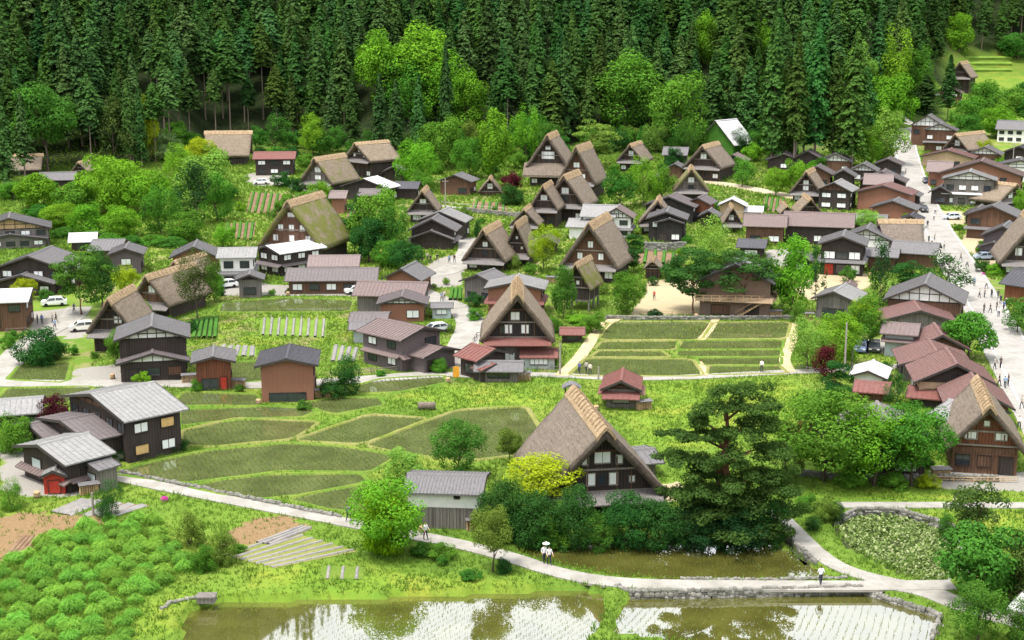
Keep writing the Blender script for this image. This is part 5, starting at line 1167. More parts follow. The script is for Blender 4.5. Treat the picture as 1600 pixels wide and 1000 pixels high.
FORB = [(600, 165, 50, 100), (656, 170, 40, 100), (700, 195, 78, 84), (732, 205, 108, 74), (640, 190, 90, 80), (1390, 160, 44, 76), (1436, 170, 74, 56), (1385, 205, 118, 90), (1340, 140, 66, 60), (1496, 90, 22, 44), (1105, 105, 20, 26), (1190, 100, 34, 24), (975, 218, 84, 108), (1060, 236, 116, 104), (75, 268, 134, 104), (490, 244, 178, 50), (1390, 258, 170, 60)]

# ---- the big red pine: leaning trunk, limbs, flat needle pads
p = G(1128, 846); sc_ = FPX/depth(p); big = put('pine_tree', None, None, p); tag(big, 'big spreading dark pine with layered branches right of the near thatch', 'tree')
pads = [(-.35, 0, 14.2, 2.9, 1.0), (1.2, .6, 15.6, 2.6, .9), (2.6, -.4, 14.4, 2.2, .8), (-2.9, .2, 12.6, 2.3, .7), (-4.4, -.3, 11.4, 2.1, .6), (-1.6, -.6, 11.3, 2.2, .7), (3.4, .3, 12.4, 2.6, .9), (1.4, -.9, 12.0, 2.3, .8), (-4.6, -.4, 8.9, 2.2, .7), (-2.9, .5, 8.4, 2.6, .8), (-.8, -1.0, 8.8, 2.2, .7), (2.6, -.8, 9.6, 2.9, 1.0), (4.6, .4, 9.9, 2.6, .9), (4.9, -.3, 7.4, 2.9, 1.0), (2.2, -1.2, 6.8, 3.0, 1.0), (-3.0, -.6, 6.1, 2.6, .9), (-.2, -1.2, 5.6, 2.8, 1.0), (4.2, -.6, 4.7, 3.2, 1.1), (1.2, -1.2, 3.9, 3.0, 1.1), (-2.6, -.6, 3.8, 2.8, 1.0), (5.6, .5, 3.0, 2.6, 1.0), (3.0, -1.0, 2.2, 3.0, 1.1), (0, -1., 2.0, 2.9, 1.1), (-2.8, -.4, 1.8, 2.6, 1.0), (-1.4, .5, 7.0, 2.6, .9), (3.6, .6, 6.2, 2.8, 1.0), (-.8, .6, 4.6, 2.9, 1.0), (-4.2, .2, 4.8, 2.2, .8), (5.9, -.2, 5.6, 2.0, .8), (-4.0, -.2, 2.8, 2.4, .9), (5.4, .2, 1.6, 2.6, 1.0)]
ph = .94; pads = [(x*.9, y, z, rx*.93, rz) for x, y, z, rx, rz in pads]
b = MB(); tp = [(0, 0, -.3), (-.2, .1, 3), (.3, 0, 6.2), (0, .1, 9), (.2, .2, 11.5), (.1, .2, 14.2)]; b.tube([(x, y, z*ph) for x, y, z in tp], [.5, .42, .36, .3, .22, .08], 9)
for (x, y, z, rx, rz) in pads: b.tube([(x*.05, 0, (z-1.6 if z > 3 else z-.8)*ph), (x*.55, y*.55, (z-.5)*ph), (x, y, z*ph)], [.15, .10, .04], 6)
b.build('trunk', 'bark_pine', big, True)
rng = np.random.default_rng(99); C_, N_, S_, T0 = [], [], [], []
for (x, y, z, rx, rz) in pads:
    for q in range(9):
        cx, cy = rng.normal(0, .5, 2)*rx; cz = rng.normal(0, .25)*rz; n = 210; d = unit(rng.normal(size=(n, 3))); rad = (.5+.5*rng.random((n, 1)))
        C_.append(np.array([x+cx, y+cy, (z+cz)*ph])+d*rad*np.array([rx*.42, rx*.42, rz*.5])); N_.append(d*.5+np.array([0, 0, .7])+rng.normal(0, .4, (n, 3))); S_.append(.17*(.6+.8*rng.random(n))); T0.append(np.clip(rng.normal(.3+.4*rng.random(), .2, n), 0, 1))
v, f = leaf_quads(np.concatenate(C_), np.concatenate(N_), np.concatenate(S_), .4); c = put('crown', np_mesh('crown', v, f, 'needles', np.concatenate(T0)), big); c.color = (.046, .096, .024, 1)

# ---- hedge bushes and shrubs near the path
for r_ in [
 (782, 842, 750, 82, 'd', 'tall rounded dark bush right of the storehouse', 't'), (836, 848, 768, 84, 'd', 'dark hedge bush below the yellow-green maple', 't'), (893, 852, 760, 80, 'd', 'tall dark hedge bush left of the large near thatch gable', 't'),
 (872, 850, 785, 56, 'm', 'lighter leafy bush inside the dark hedge', 'b'), (932, 852, 800, 70, 'g', 'bush with pale leaves in the hedge below the thatch', 'f'), (978, 850, 770, 84, 'd', 'pointed dark bush in front of the large near thatch', 't'),
 (1032, 850, 780, 96, 'd', 'wide dark bush right of the pointed hedge bush', 't'), (1085, 852, 788, 80, 'k', 'very dark bush under the big pine, left', 't'), (1150, 852, 780, 100, 'k', 'very dark bush under the big pine, middle', 't'), (1195, 846, 770, 70, 'd', 'dark bush under the big pine, right', 'b'),
 (850, 852, 822, 44, 'g', 'small clipped bush at the foot of the hedge by the path', 't'), (812, 846, 790, 50, 'd', 'dark bush between storehouse bush and maple hedge', 't'),
 (540, 618, 555, 46, 'd', 'dark bush right of the rust-brown barn', 'b'), (520, 622, 592, 40, 'd', 'low dark bush at the foot of the barn-side bush', 'b'), (60, 568, 516, 74, 'd', 'dark bush island by the left lane', 'b'), (88, 562, 530, 44, 'd', 'smaller dark bush beside the bush island', 'b'),
 (85, 662, 620, 52, 'r', 'dark red bush left of the big grey-roofed house', 'b'), (18, 708, 650, 66, 'm', 'pale green bush tree beside the left gravel yard', 'f'), (60, 690, 655, 46, 'd', 'dark bush behind the pale green bush', 'b'), (18, 795, 748, 40, 'm', 'small green bush at the left edge below the yard', 'f'),
 (172, 808, 750, 46, 'd', 'dark green bush between the silver mulch sheets', 'f'), (296, 852, 797, 52, 'o', 'thin small tree above the grass-clump field', 'b'), (318, 892, 852, 40, 'm', 'green bush at the edge of the garden rows', 'b'), (372, 862, 850, 30, 'm', 'small bush in the middle of garden rows', 'b'), (352, 880, 826, 48, 'o', 'twiggy bush left of the garden rows', 'b'),
 (690, 872, 850, 50, 'm', 'leafy plants beside the path right of the round tree', 'b'), (660, 868, 848, 36, 'g', 'dark leafy plants under the round tree, right', 'b'), (692, 884, 868, 20, 'g', 'little dark bush on the front grass bank', 'b'), (788, 896, 872, 26, 'd', 'dark bush beside the small olive tree', 'b'), (736, 905, 890, 36, 'g', 'low weeds at the bank below the small olive tree', 'b'),
 (1270, 828, 808, 30, 'd', 'clipped bush beside the footpath', 'f'), (1290, 815, 776, 46, 'o', 'mixed yellow-red bush beside the footpath', 'b'), (1308, 812, 782, 28, 'd', 'dark bush next to the mixed yellow-red bush', 'b'), (1258, 798, 772, 36, 'm', 'green bush at the top of the footpath', 'b'),
 (1255, 700, 655, 40, 'r', 'dark red bush left of the weeping trees', 'b'), (1330, 760, 736, 50, 'm', 'low bush at the base of the weeping trees, left', 'b'), (1395, 762, 738, 50, 'm', 'low bush at the base of the weeping trees, middle', 'b'), (1450, 762, 742, 40, 'y', 'yellowish low bush near the right-edge thatch', 'b'),
 (1020, 446, 432, 18, 'd', 'small round clipped bush before the tiny hut', 'f'), (1022, 496, 484, 26, 'k', 'low dark bush at the front of the sandy yard', 'b'), (855, 545, 520, 0.1, 'm', '', 'b'),
 (1055, 440, 400, 40, 'd', 'dark bush left of the brown hall pines', 'b'), (440, 292, 270, 34, 'd', 'dark bush by the upper lane', 'b'), (500, 330, 285, 50, 'b', 'bright bush above the mossy thatch', 'f'), (480, 322, 300, 40, 'm', 'green bush left of the bright bush above the mossy thatch', 'b'), (452, 330, 305, 44, 'm', 'green bush on the field left of mossy thatch ridge', 'b'),
 (660, 300, 268, 40, 'm', 'bush right of the dark-roofed hut', 'b'), (745, 345, 325, 0.1, 'm', '', 'b'), (747, 372, 345, 14, 'd', 'small dark cypress bush above the crossroads', 'o'), (925, 520, 490, 44, 'm', 'green bushes below the slim tree and granary', 'b'), (905, 505, 492, 50, 'b', 'bright weeds in front of the mossy granary', 'b'),
 (1535, 425, 405, 26, 'd', 'dark bush in the street planter', 'b'), (1555, 430, 412, 30, 'b', 'bright bush in the street planter', 'b'), (865, 575, 552, 18, 'd', 'dark bush at the corner of the lane-side thatch', 'b'), (800, 320, 290, 40, 'd', 'dark bush beside the maroon tree', 'b'), (1245, 505, 470, 30, 'm', 'green bush at the foot of the tall bright tree', 'b'), (1480, 838, 800, 30, 'g', 'bush at the back of the lily pond beneath the pine', 'b'),
 (1600, 1000, 930, 60, 'g', 'dense bush in the lower right corner', 'b'), (1575, 925, 880, 90, 'd', 'dark undergrowth below the right pond trees', 'b'), (1210, 760, 735, 40, 'm', 'bush in the meadow right of the pine', 'b')]:
    if r_[5]: shrub(*r_[:6], kind=r_[6])
for i, (x, y) in enumerate([(285, 372), (170, 382), (205, 385), (240, 384), (270, 386), (150, 376), (100, 372)]):
    shrub(x, y, y-16, 44, 'm' if i % 2 else 'g', 'low bush in the hedge below the left grove', group='hedge bushes below the left grove')
for i, x in enumerate(range(165, 292, 16)):
    shrub(x+8, 722-(x-165)*.165, 704-(x-165)*.165, 24, 'd', 'clipped bush in the hedge of the big grey-roofed house', kind='f', group='clipped hedge of the big grey-roofed house')

rv = random.Random(77)
for (x, y) in [(225, 600), (300, 612), (372, 612), (505, 605), (470, 640), (545, 590), (600, 588), (680, 582), (700, 520), (835, 560), (860, 540), (870, 520), (745, 480), (735, 500), (640, 470), (670, 450), (700, 445), (345, 462), (425, 462), (452, 458), (330, 452), (260, 500), (300, 520), (150, 560), (120, 555), (30, 530), (10, 545), (70, 470), (100, 455), (180, 440), (230, 430), (240, 458), (430, 372), (395, 405), (420, 340), (380, 330), (365, 310), (460, 300), (560, 320), (590, 305), (720, 345), (700, 360), (745, 350), (800, 420), (830, 430), (860, 440), (945, 460), (960, 440), (930, 390), (1000, 395), (1060, 400), (1080, 380), (1100, 372), (1110, 330), (1200, 385), (1240, 395), (1270, 440), (1255, 420), (1190, 330), (1210, 345), (1330, 440), (1340, 500), (1370, 520), (1440, 500), (1415, 560), (1330, 560), (1390, 575), (1380, 650), (1470, 660), (1440, 730), (1530, 395), (1495, 360), (1560, 340), (1500, 310), (1420, 350), (1410, 380), (1300, 345), (1220, 290), (1130, 280), (1050, 290), (940, 325), (860, 370), (770, 330), (610, 330), (1560, 260), (1530, 235), (1590, 240)]:
    q = rv.uniform(12, 30)*(.5+y/900); shrub(x+rv.uniform(-8, 8), y, y-q*rv.uniform(.5, .9), q, rv.choice('bmgdmo'), 'small garden shrub among the village houses', group='garden shrubs among the houses')

for (x, y) in [(410+i*23+rv.uniform(-9, 9), 246+rv.uniform(-14, 30)) for i in range(44)]+[(20+i*30, 300+rv.uniform(-12, 12)) for i in range(11)]:
    if 1395 < x < 1440: continue
    q = rv.uniform(20, 38); shrub(x, y, y-q*rv.uniform(.55, .95), q, rv.choice('mgdbg'), 'leafy shrub on the slope at the foot of the forest', group='shrubs at the foot of the forest')

# ---- cedar forest on the hillside
rng = np.random.default_rng(4); spots = []
for row, d0 in enumerate(np.arange(2, 110, 13.5)):
    for a_ in np.arange(-70, 1680, 31):
        a2 = a_+rng.uniform(-11, 11)+(row % 2)*14; yh = np.interp(a2, HP, HY)
        if a2 > 1462: yh = 640
        elif a2 > 1395: yh = 500+(a2-1395)*1.6
        yy = yh+d0+rng.uniform(-3, 3); xx = (a2-800)/2222*yy
        p = Vector((xx, yy, H(xx, yy))); px, py = proj(p); hh = rng.uniform(24, 33)*(1 if row else rng.uniform(.75, 1.05)); tpy = proj(p+Vector((0, 0, hh)))[1]
        if py > 330 or tpy > 262 or py < -12: continue
        if any(abs(px-q[0]) < q[3]*.42 and py > q[1]-14 and tpy < q[1]-.35*(q[1]-q[2]) for q in FORB): continue
        if 255 < px < 420 and row < 1 and rng.random() < .35: continue
        if 1400 < px < 1430 and py > 175: continue
        spots.append((py, px, p, hh, row))
# extra big cedars standing at the village edge
for (x, yb, yt, w) in [(1205, 262, 40, 66), (1240, 266, 60, 60), (1272, 262, 45, 62), (1330, 268, 56, 70), (1300, 262, 90, 50), (1225, 255, 95, 60), (1255, 250, 75, 60), (1150, 205, 45, 60), (1180, 225, 80, 50), (698, 245, 72, 34), (620, 250, 130, 40), (655, 252, 120, 36), (595, 246, 120, 40), (10, 300, 150, 50), (40, 285, 150, 44), (1445, 185, 120, 60), (1480, 190, 90, 44), (205, 262, 130, 34), (222, 262, 140, 30), (1350, 215, 110, 50)]:
    p = G(x, yb); s = FPX/depth(p); spots.append((yb+500, x, p, (yb-yt)/s, -1, w/s/2))
spots.sort(key=lambda q: -q[0]); far_spots = spots[300:]; spots = spots[:300]
for sp in spots:
    py, px, p, hh, row = sp[:5]; r = sp[5] if len(sp) > 5 else hh*rng.uniform(.165, .225); bare = (row == 0 and (240 < px < 420)) or (row == 0 and rng.random() < .2) or (225 < px < 430 and row < 3)
    e = put('cedar_tree', None, None, p, rng.random()*6.28)
    if row == -1: tag(e, 'large dark cedar standing forward at the foot of the hillside forest', 'tree', 'forward cedars')
    elif bare: tag(e, 'tall cedar with a bare pale trunk at the '+('left' if px < 560 else 'middle' if px < 1100 else 'right')+' foot of the forest', 'tree', 'bare-trunked cedars, '+('left' if px < 560 else 'middle' if px < 1100 else 'right'))
    else:
        z_ = ('left' if px < 533 else 'middle' if px < 1066 else 'right'); lv = 'front' if row < 2 else 'upper'
        tag(e, 'tall dark cedar in the %s rows of the hillside forest, %s third' % (lv, z_), 'tree', 'hillside cedars, %s rows, %s third' % (lv, z_))
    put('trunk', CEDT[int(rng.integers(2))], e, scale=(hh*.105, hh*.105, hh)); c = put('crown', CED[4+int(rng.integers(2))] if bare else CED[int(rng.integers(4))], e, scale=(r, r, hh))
    q = np.array([.042, .098, .034])*rng.uniform(.75, 1.3); q[0] *= rng.uniform(.8, 1.25); q[2] *= rng.uniform(.6, .95); c.color = (*q, 1)
# the wood farther up the slope: one mass
rng = np.random.default_rng(12); V, Fq, T0 = [], [], []
pl = [(sp[2], sp[3]) for sp in far_spots]
for _ in range(900):
    a2 = rng.uniform(-500, 2100); d0 = rng.uniform(92, 330); yy = (642 if a2 > 1462 else np.interp(a2, HP, HY))+d0; xx = (a2-800)/2222*yy; pl.append((Vector((xx, yy, H(xx, yy))), rng.uniform(20, 30)))
src = CED[1]; vv = np.zeros(len(src.vertices)*3, np.float32); src.vertices.foreach_get('co', vv); vv = vv.reshape(-1, 4, 3)
for k, (p, hh) in enumerate(pl):
    sel = rng.choice(len(vv), 2000 if k < len(far_spots) else 160, replace=False); q = vv[sel].copy(); 
    if k >= len(far_spots): cc = q.mean(1, keepdims=True); q = cc+(q-cc)*2.4
    r = hh*.14; q = q*np.array([r, r, hh])+np.array([p.x, p.y, p.z]); V.append(q.reshape(-1, 3)); T0.append(rng.random(len(sel))*.7)
v = np.concatenate(V); o = put('distant_forest', np_mesh('distant_forest', v, np.arange(len(v)).reshape(-1, 4), 'needles', np.concatenate(T0))); o.color = (.038, .095, .038, 1); tag(o, 'dark cedar wood covering the upper hillside', 'forest', kind='stuff')

# ---- domed grass clumps in the lower left field
def clump_mesh(seed):
    """dome of narrow arching blades"""
    r0 = np.random.default_rng(seed); n = 2600; d = unit(r0.normal(size=(n, 3))); d[:, 2] = np.abs(d[:, 2])*.9+.02; d = unit(d)
    lump = 1+.12*np.sin(np.arctan2(d[:, 1], d[:, 0])*3+seed)+.06*r0.normal(size=n); rad = (.55+.45*r0.random(n)**.6)*lump; c = d*rad[:, None]*np.array([1, 1, .78])
    t1 = unit(np.stack([d[:, 0], d[:, 1], .55-d[:, 2]*.9], 1)+r0.normal(0, .25, (n, 3))); nr = unit(d+np.array([0, 0, .5])+r0.normal(0, .3, (n, 3))); t2 = unit(np.cross(nr, t1)); ln = (.16*(.6+.8*r0.random(n)))[:, None]; w = (.022*(.7+.6*r0.random(n)))[:, None]
    v = np.stack([c-t1*ln, c-t2*w, c+t1*ln, c+t2*w], 1).reshape(-1, 3); return np_mesh('grass_clump', v, np.arange(len(v)).reshape(-1, 4), 'leaves', np.clip(r0.normal(.55, .18, n), 0, 1))
CL = [clump_mesh(i) for i in range(4)]; rng = np.random.default_rng(31); field = [(-30, 890), (20, 878), (90, 834), (170, 812), (245, 815), (262, 840), (292, 878), (285, 900), (232, 925), (212, 955), (204, 1010), (-30, 1010)]
fw = [G(*q) for q in field]; pts = []; tries = 0
while tries < 6000 and len(pts) < 190:
    tries += 1; x = rng.uniform(min(q.x for q in fw), max(q.x for q in fw)); y = rng.uniform(min(q.y for q in fw), max(q.y for q in fw))
    if not inpoly(np.array([x]), np.array([y]), fw)[0] or any((x-a)**2+(y-b_)**2 < 1.62**2 for a, b_ in pts): continue
    pts.append((x, y))
for x, y in pts:
    r = rng.uniform(.68, 1.08); o = put('grass_clump', CL[int(rng.integers(4))], None, (x, y, H(x, y)-.03), rng.random()*6.28, (r, r, r*rng.uniform(1.1, 1.45)))
    j = rng.uniform(.8, 1.2); o.color = (.16*j, .33*j, .055*j, 1); tag(o, 'domed green grass clump in the lower left field', 'plant', 'grass clumps in the lower left field')

# ---- loose meadow grass (nobody could count it)
def tufts(name, n, xr, yr, hmin, hmax, wid, seed, poly=None, label='loose bright meadow grass between paths and paddies'):
    r0 = np.random.default_rng(seed); y = r0.uniform(*yr, n); x = r0.uniform(*xr, n)
    if poly is None: k = np.abs(x) < .385*y
    else: k = inpoly(x, y, poly)
    for q in NOGRASS:
        xs = [a[0] for a in q]; ys = [a[1] for a in q]; bb = (x > min(xs)) & (x < max(xs)) & (y > min(ys)) & (y < max(ys)) & k
        if bb.any(): ii = np.where(bb)[0]; k[ii[inpoly(x[ii], y[ii], q)]] = False
    for q in THIN: k &= ~(inpoly(x, y, q) & (r0.random(n) < .8))
    x, y = x[k], y[k]; n = len(x); z = hgt(x, y); V = []; 
    pat = np.array([noise.noise(Vector((a*.22, b_*.22, 1)))*1.3+noise.noise(Vector((a*.8, b_*.8, 5)))*.8 for a, b_ in zip(x, y)]); tn = []
    for q in range(3):
        az = r0.random(n)*6.283; h = r0.uniform(hmin, hmax, n)*np.clip(1+.6*pat, .35, 2); w = wid*(.6+.8*r0.random(n)); bx = x+r0.normal(0, .12, n); by = y+r0.normal(0, .12, n); lx = r0.normal(0, .5, n)*h; ly = r0.normal(0, .5, n)*h
        V.append(np.stack([np.stack([bx-np.cos(az)*w, by-np.sin(az)*w, z-.03], 1), np.stack([bx+np.cos(az)*w, by+np.sin(az)*w, z-.03], 1), np.stack([bx+lx, by+ly, z+h], 1)], 1).reshape(-1, 3)); tn.append(np.clip(.6-.22*pat+r0.normal(0, .16, n), 0, 1))
    v = np.concatenate(V); o = put(name, np_mesh(name, v, np.arange(len(v)).reshape(-1, 3), 'blades', np.concatenate(tn))); tag(o, label, 'grass', kind='stuff')
tufts('meadow_grass', 150000, (-60, 75), (100, 265), .12, .42, .06, 5)
tufts('meadow_grass', 110000, (-165, 165), (262, 450), .2, .8, .16, 6, label='rough grass and weeds between the far village houses')
tufts('tall_weeds', 6000, (min(q.x for q in fw), max(q.x for q in fw)), (min(q.y for q in fw), max(q.y for q in fw)), .2, .55, .05, 8, poly=fw, label='tall weeds between the grass clumps in the lower left field')

# ================================================================== people
def person_mesh(seed, stride=.25, arm=.15, umbrella=False):
    """one continuous skinned body, 1.68 m, facing -y; materials by height"""
    me = bpy.data.meshes.new('body'); s = stride
    V = [(0, 0, .95), (0, 0, 1.12), (0, 0, 1.34), (0, 0, 1.46), (0, -.01, 1.56), (0, -.02, 1.66),
         (-.10, 0, .90), (-.11, -s*.4, .50), (-.11, -s*.5, .09), (-.11, -s*.5-.13, .04), (.10, 0, .90), (.11, s*.25, .50), (.11, s*.75, .11), (.11, s*.75-.12, .05),
         (-.19, 0, 1.38), (-.25, arm*.3, 1.12), (-.25, -arm*.8, .90), (-.245, -arm*1.1, .82), (.19, 0, 1.38), (.25, -arm*.3, 1.12), (.25, -arm*1.4, .92), (.245, -arm*1.8, .85)]
    E = [(0, 1), (1, 2), (2, 3), (3, 4), (4, 5), (0, 6), (6, 7), (7, 8), (8, 9), (0, 10), (10, 11), (11, 12), (12, 13), (2, 14), (14, 15), (15, 16), (16, 17), (2, 18), (18, 19), (19, 20), (20, 21)]
    rad = [.15, .14, .16, .055, .095, .075, .095, .07, .045, .035, .095, .07, .045, .035, .06, .045, .035, .035, .06, .045, .035, .035]
    me.from_pydata(V, E, []); o = bpy.data.objects.new('tmp', me); COL.objects.link(o)
    md = o.modifiers.new('s', 'SKIN'); o.modifiers.new('d', 'SUBSURF').levels = 1
    for i, q in enumerate(me.skin_vertices[0].data): q.radius = (rad[i], rad[i]*(.72 if i < 3 else 1)); q.use_root = i == 0
    bpy.context.view_layer.update(); ev = o.evaluated_get(bpy.context.evaluated_depsgraph_get()); out = bpy.data.meshes.new_from_object(ev); bpy.data.objects.remove(o)
    out.materials.clear()
    for q in ('shirt', 'trousers', 'skin', 'hair'): out.materials.append(MAT[q])
    for pg in out.polygons:
        x, y, z = pg.center; pg.use_smooth = True
        if z > 1.585 or (z > 1.5 and y > .03): k = 3
        elif z > 1.44: k = 2
        elif abs(x) > .2 and z < 1.08: k = 2
        elif z < .95: k = 1 if z > .09 else 3
        else: k = 0
        pg.material_index = k
    out.name = 'person'; return out
PM = [person_mesh(0, .28, .16), person_mesh(1, .05, .05), person_mesh(2, -.24, .2), person_mesh(3, .4, -.15)]
SH = [(.75, .75, .74), (.05, .055, .07), (.09, .13, .30), (.03, .03, .035), (.45, .42, .38), (.12, .10, .10), (.25, .35, .5), (.6, .58, .5)]
def person(x, y, label, group=None, col=None, rz=None, k=None, s=1.):
    p = G(x, y); p.z += .1; i = int(x*7+y*3)
    o = put('person', PM[i % 4 if k is None else k], None, p, (i % 63)/10 if rz is None else rz, (s*1.04,)*3); o.color = (*(SH[i % 8] if col is None else col), 1); tag(o, label, 'person', group); return o
street_px = [(1415, 272), (1431, 318), (1461, 335), (1459, 345), (1449, 356), (1451, 380), (1460, 376), (1455, 388), (1462, 390), (1465, 396), (1461, 402), (1475, 390), (1501, 408), (1511, 418), (1522, 448), (1541, 452), (1530, 466), (1538, 466), (1549, 466), (1537, 490), (1547, 490), (1559, 468), (1563, 476), (1557, 486), (1560, 496), (1456, 384), (1469, 399), (1458, 398), (1539, 545), (1549, 548), (1554, 578), (1563, 576), (1561, 604), (1570, 608), (1575, 604), (1596, 640), (1592, 672), (1568, 486), (1572, 480)]
for x, y in street_px: person(x, y, 'tiny visitor walking on the main street', 'visitors on the main street')
for x, y in [(660, 413), (673, 412), (702, 412), (710, 411), (683, 410), (668, 408), (716, 372)]: person(x, y, 'tiny visitor standing on the crossroads plaza', 'visitors on the crossroads plaza')
for x, y in [(690, 472), (694, 470), (667, 468)]: person(x, y, 'dark-clad visitor on the curved lane below the crossroads', 'visitors on the curved lane')
for x, y in [(82, 506), (88, 505), (66, 508), (59, 508), (86, 516), (116, 490)]: person(x, y, 'tiny visitor near the parked cars in the left yard', 'visitors in the left yard')
for x, y in [(905, 585), (916, 584), (922, 587)]: person(x, y, 'visitor on the lane beside the right paddies', 'visitors on the paddy lane')
person(1190, 582, 'lone visitor in white at the right end of the paddy lane', col=(.8, .8, .8))
person(1022, 470, 'person in red standing in the sandy yard', col=(.5, .1, .06)); person(1490, 800, 'person in pale clothes on the straight path by the pond pine', col=(.7, .6, .5))
person(545, 816, 'walker at the left side of the big round tree', col=(.1, .11, .14)); person(665, 845, 'walker in dark trousers between round tree and storehouse', col=(.8, .8, .8))
person(850, 881, 'left walker in white of the pair on the near path', col=(.85, .85, .87), rz=.5, k=0); person(858, 884, 'right walker in pale top and dark trousers of the pair on the near path', col=(.7, .66, .68), rz=.4, k=2)
person(1282, 915, 'lone walker in pale shirt on the near path at right', col=(.78, .80, .88), rz=3.3, k=0)
# white parasol held by the left walker
b = MB(); b.tube([(0, 0, .9), (0, 0, 2.05)], [.015, .015], 6); 
for i in range(10):
    a0, a1 = i*.6283, (i+1)*.6283; b.quad((0, 0, 2.08), (.34*math.cos(a0), .34*math.sin(a0), 1.9), (.34*math.cos(a1), .34*math.sin(a1), 1.9))
p = G(850, 881); o = b.build('parasol', 'paper'); o.location = (p.x+.18, p.y-.1, p.z+.1); tag(o, 'white parasol held above the left walker on the near path', 'parasol')

# ================================================================== cars
def car_parts():
    prof = [(-2.1, .35), (-2.12, .75), (-2.0, .95), (-1.35, 1.02), (-.75, 1.50), (.2, 1.56), (1.3, 1.52), (1.95, 1.05), (2.1, .95), (2.1, .35)]
    b = MB(); k = len(prof); rows = []
    for x, sh in ((-.82, .0), (-.78, 1), (.78, 1), (.82, .0)): rows.append(x)
    def ring(x, tuck): return [(x*(1-.16*max(0, (z-.95)/.6)), y, z) for y, z in prof]
    for x in (-.84, .84): b.v += ring(x, 0)
    b.f.append(tuple(range(k))); b.m.append(0); b.f.append(tuple(range(2*k-1, k-1, -1))); b.m.append(0)
    for j in range(k): b.f.append((j, k+j, k+(j+1) % k, (j+1) % k)); b.m.append(0)
    body = b.mesh('body', 'car_paint'); g = MB()
    for sg in (-1, 1):
        xx = lambda z: sg*(.84*(1-.16*(z-.95)/.6)+.012)
        g.quad((xx(1.05), -1.15, 1.05), (xx(1.05), .2, 1.05), (xx(1.46), .2, 1.46), (xx(1.42), -.62, 1.42)); g.quad((xx(1.05), .3, 1.05), (xx(1.05), 1.6, 1.05), (xx(1.45), 1.2, 1.45), (xx(1.46), .3, 1.46))
    g.quad((-.70, -1.32, 1.055), (.70, -1.32, 1.055), (.62, -.80, 1.475), (-.62, -.80, 1.475)); g.quad((-.66, 1.90, 1.115), (.66, 1.90, 1.115), (.62, 1.38, 1.49), (-.62, 1.38, 1.49))
    for f in g.v[8:12]: pass
    g.v[8:12] = [(x, y-.02, z+.012) for x, y, z in g.v[8:12]]; g.v[12:16] = [(x, y+.02, z+.012) for x, y, z in g.v[12:16]]; g.v[16:20] = g.v[16:20]
    glass = g.mesh('window_glass', 'glass'); w = MB(); w.tube([(-.09, 0, 0), (.09, 0, 0)], [.31, .31], 14); w.tube([(-.1, 0, 0), (.1, 0, 0)], [.17, .17], 10); wheel = w.mesh('wheel', 'rubber')
    h = MB(); h.box(-.2, .2, -.04, .04, -.08, .08); return body, glass, wheel, h.mesh('headlight', 'lamp_glass')
CB = car_parts()
def car(x, y, yaw, col, label, s=1.):
    p = G(x, y); p.z += .06; e = put('parked_car', None, None, p, -R(yaw), (s,)*3); tag(e, label, 'car'); bo = put('body', CB[0], e); bo.color = (*col, 1); put('window', CB[1], e)
    for sx in (-.76, .76):
        for sy in (-1.3, 1.3): put('wheel', CB[2], e, (sx, sy, .31))
        put('headlight', CB[3], e, (sx*.75, -2.1, .72))
WH = (.8, .8, .8)
car(85, 478, 75, WH, 'white car parked in the left village yard'); car(130, 517, 70, (.7, .67, .62), 'pale estate car beside the old thatched house'); car(408, 288, 80, WH, 'white car on the upper lane by the thatch'); car(1443, 331, 5, (.02, .02, .022), 'black car driving on the main street')
car(1487, 343, 85, (.6, .66, .72), 'silver-blue car in the street-side car park'); car(557, 459, 70, WH, 'white car beside the dusty pink-roofed house'); car(682, 520, 60, (.6, .62, .63), 'silver car behind the dark mauve house'); car(1346, 549, 20, (.12, .16, .28), 'dark blue car parked left of the metal garage')
car(1366, 549, 15, (.03, .03, .035), 'black car parked in front of the metal garage'); car(1414, 552, 40, (.13, .22, .42), 'blue car parked right of the metal garage'); car(1538, 406, 85, (.30, .36, .45), 'grey-blue car beside the steep grey gable'); car(1447, 286, 10, (.08, .09, .12), 'dark car at the bend of the upper street')
car(353, 450, 60, WH, 'white car left of the small grey gabled shed'); car(364, 447, 50, (.03, .03, .035), 'black car beside the white half-timbered house'); car(608, 270, 40, WH, 'white car right of the orange-brown thatch')

# ================================================================== small things
def pole(x, yb, yt, label, arms=1):
    p = G(x, yb); s = FPX/depth(p); h = (yb-yt)/s; e = put('utility_pole', None, None, p); tag(e, label, 'pole'); b = MB(); b.tube([(0, 0, -.3), (0, 0, h)], [.16, .10], 8); b.build('post', 'wire_pole', e)
    if arms:
        b = MB(); b.box(-.8, .8, -.05, .05, h-.9, h-.78); [b.tube([(q, 0, h-.78), (q, 0, h-.55)], [.05, .05], 6) for q in (-.7, 0, .7)]; b.build('crossarm', 'wire_pole', e)
pole(696, 322, 278, 'utility pole beside the raised field behind crossroads'); pole(1319, 590, 502, 'weathered pole trunk beside the maroon tree', 0); pole(1331, 572, 520, 'thin pole right of the weathered pole trunk', 0); pole(875, 586, 535, 'thin post beside the red-eaved thatch', 0); pole(935, 593, 572, 'short post at the paddy lane', 0); pole(1243, 262, 210, 'utility pole below the big cedars'); pole(1582, 262, 222, 'utility pole by the white house at upper right'); pole(146, 806, 768, 'thin pole between the mulch sheets', 0)
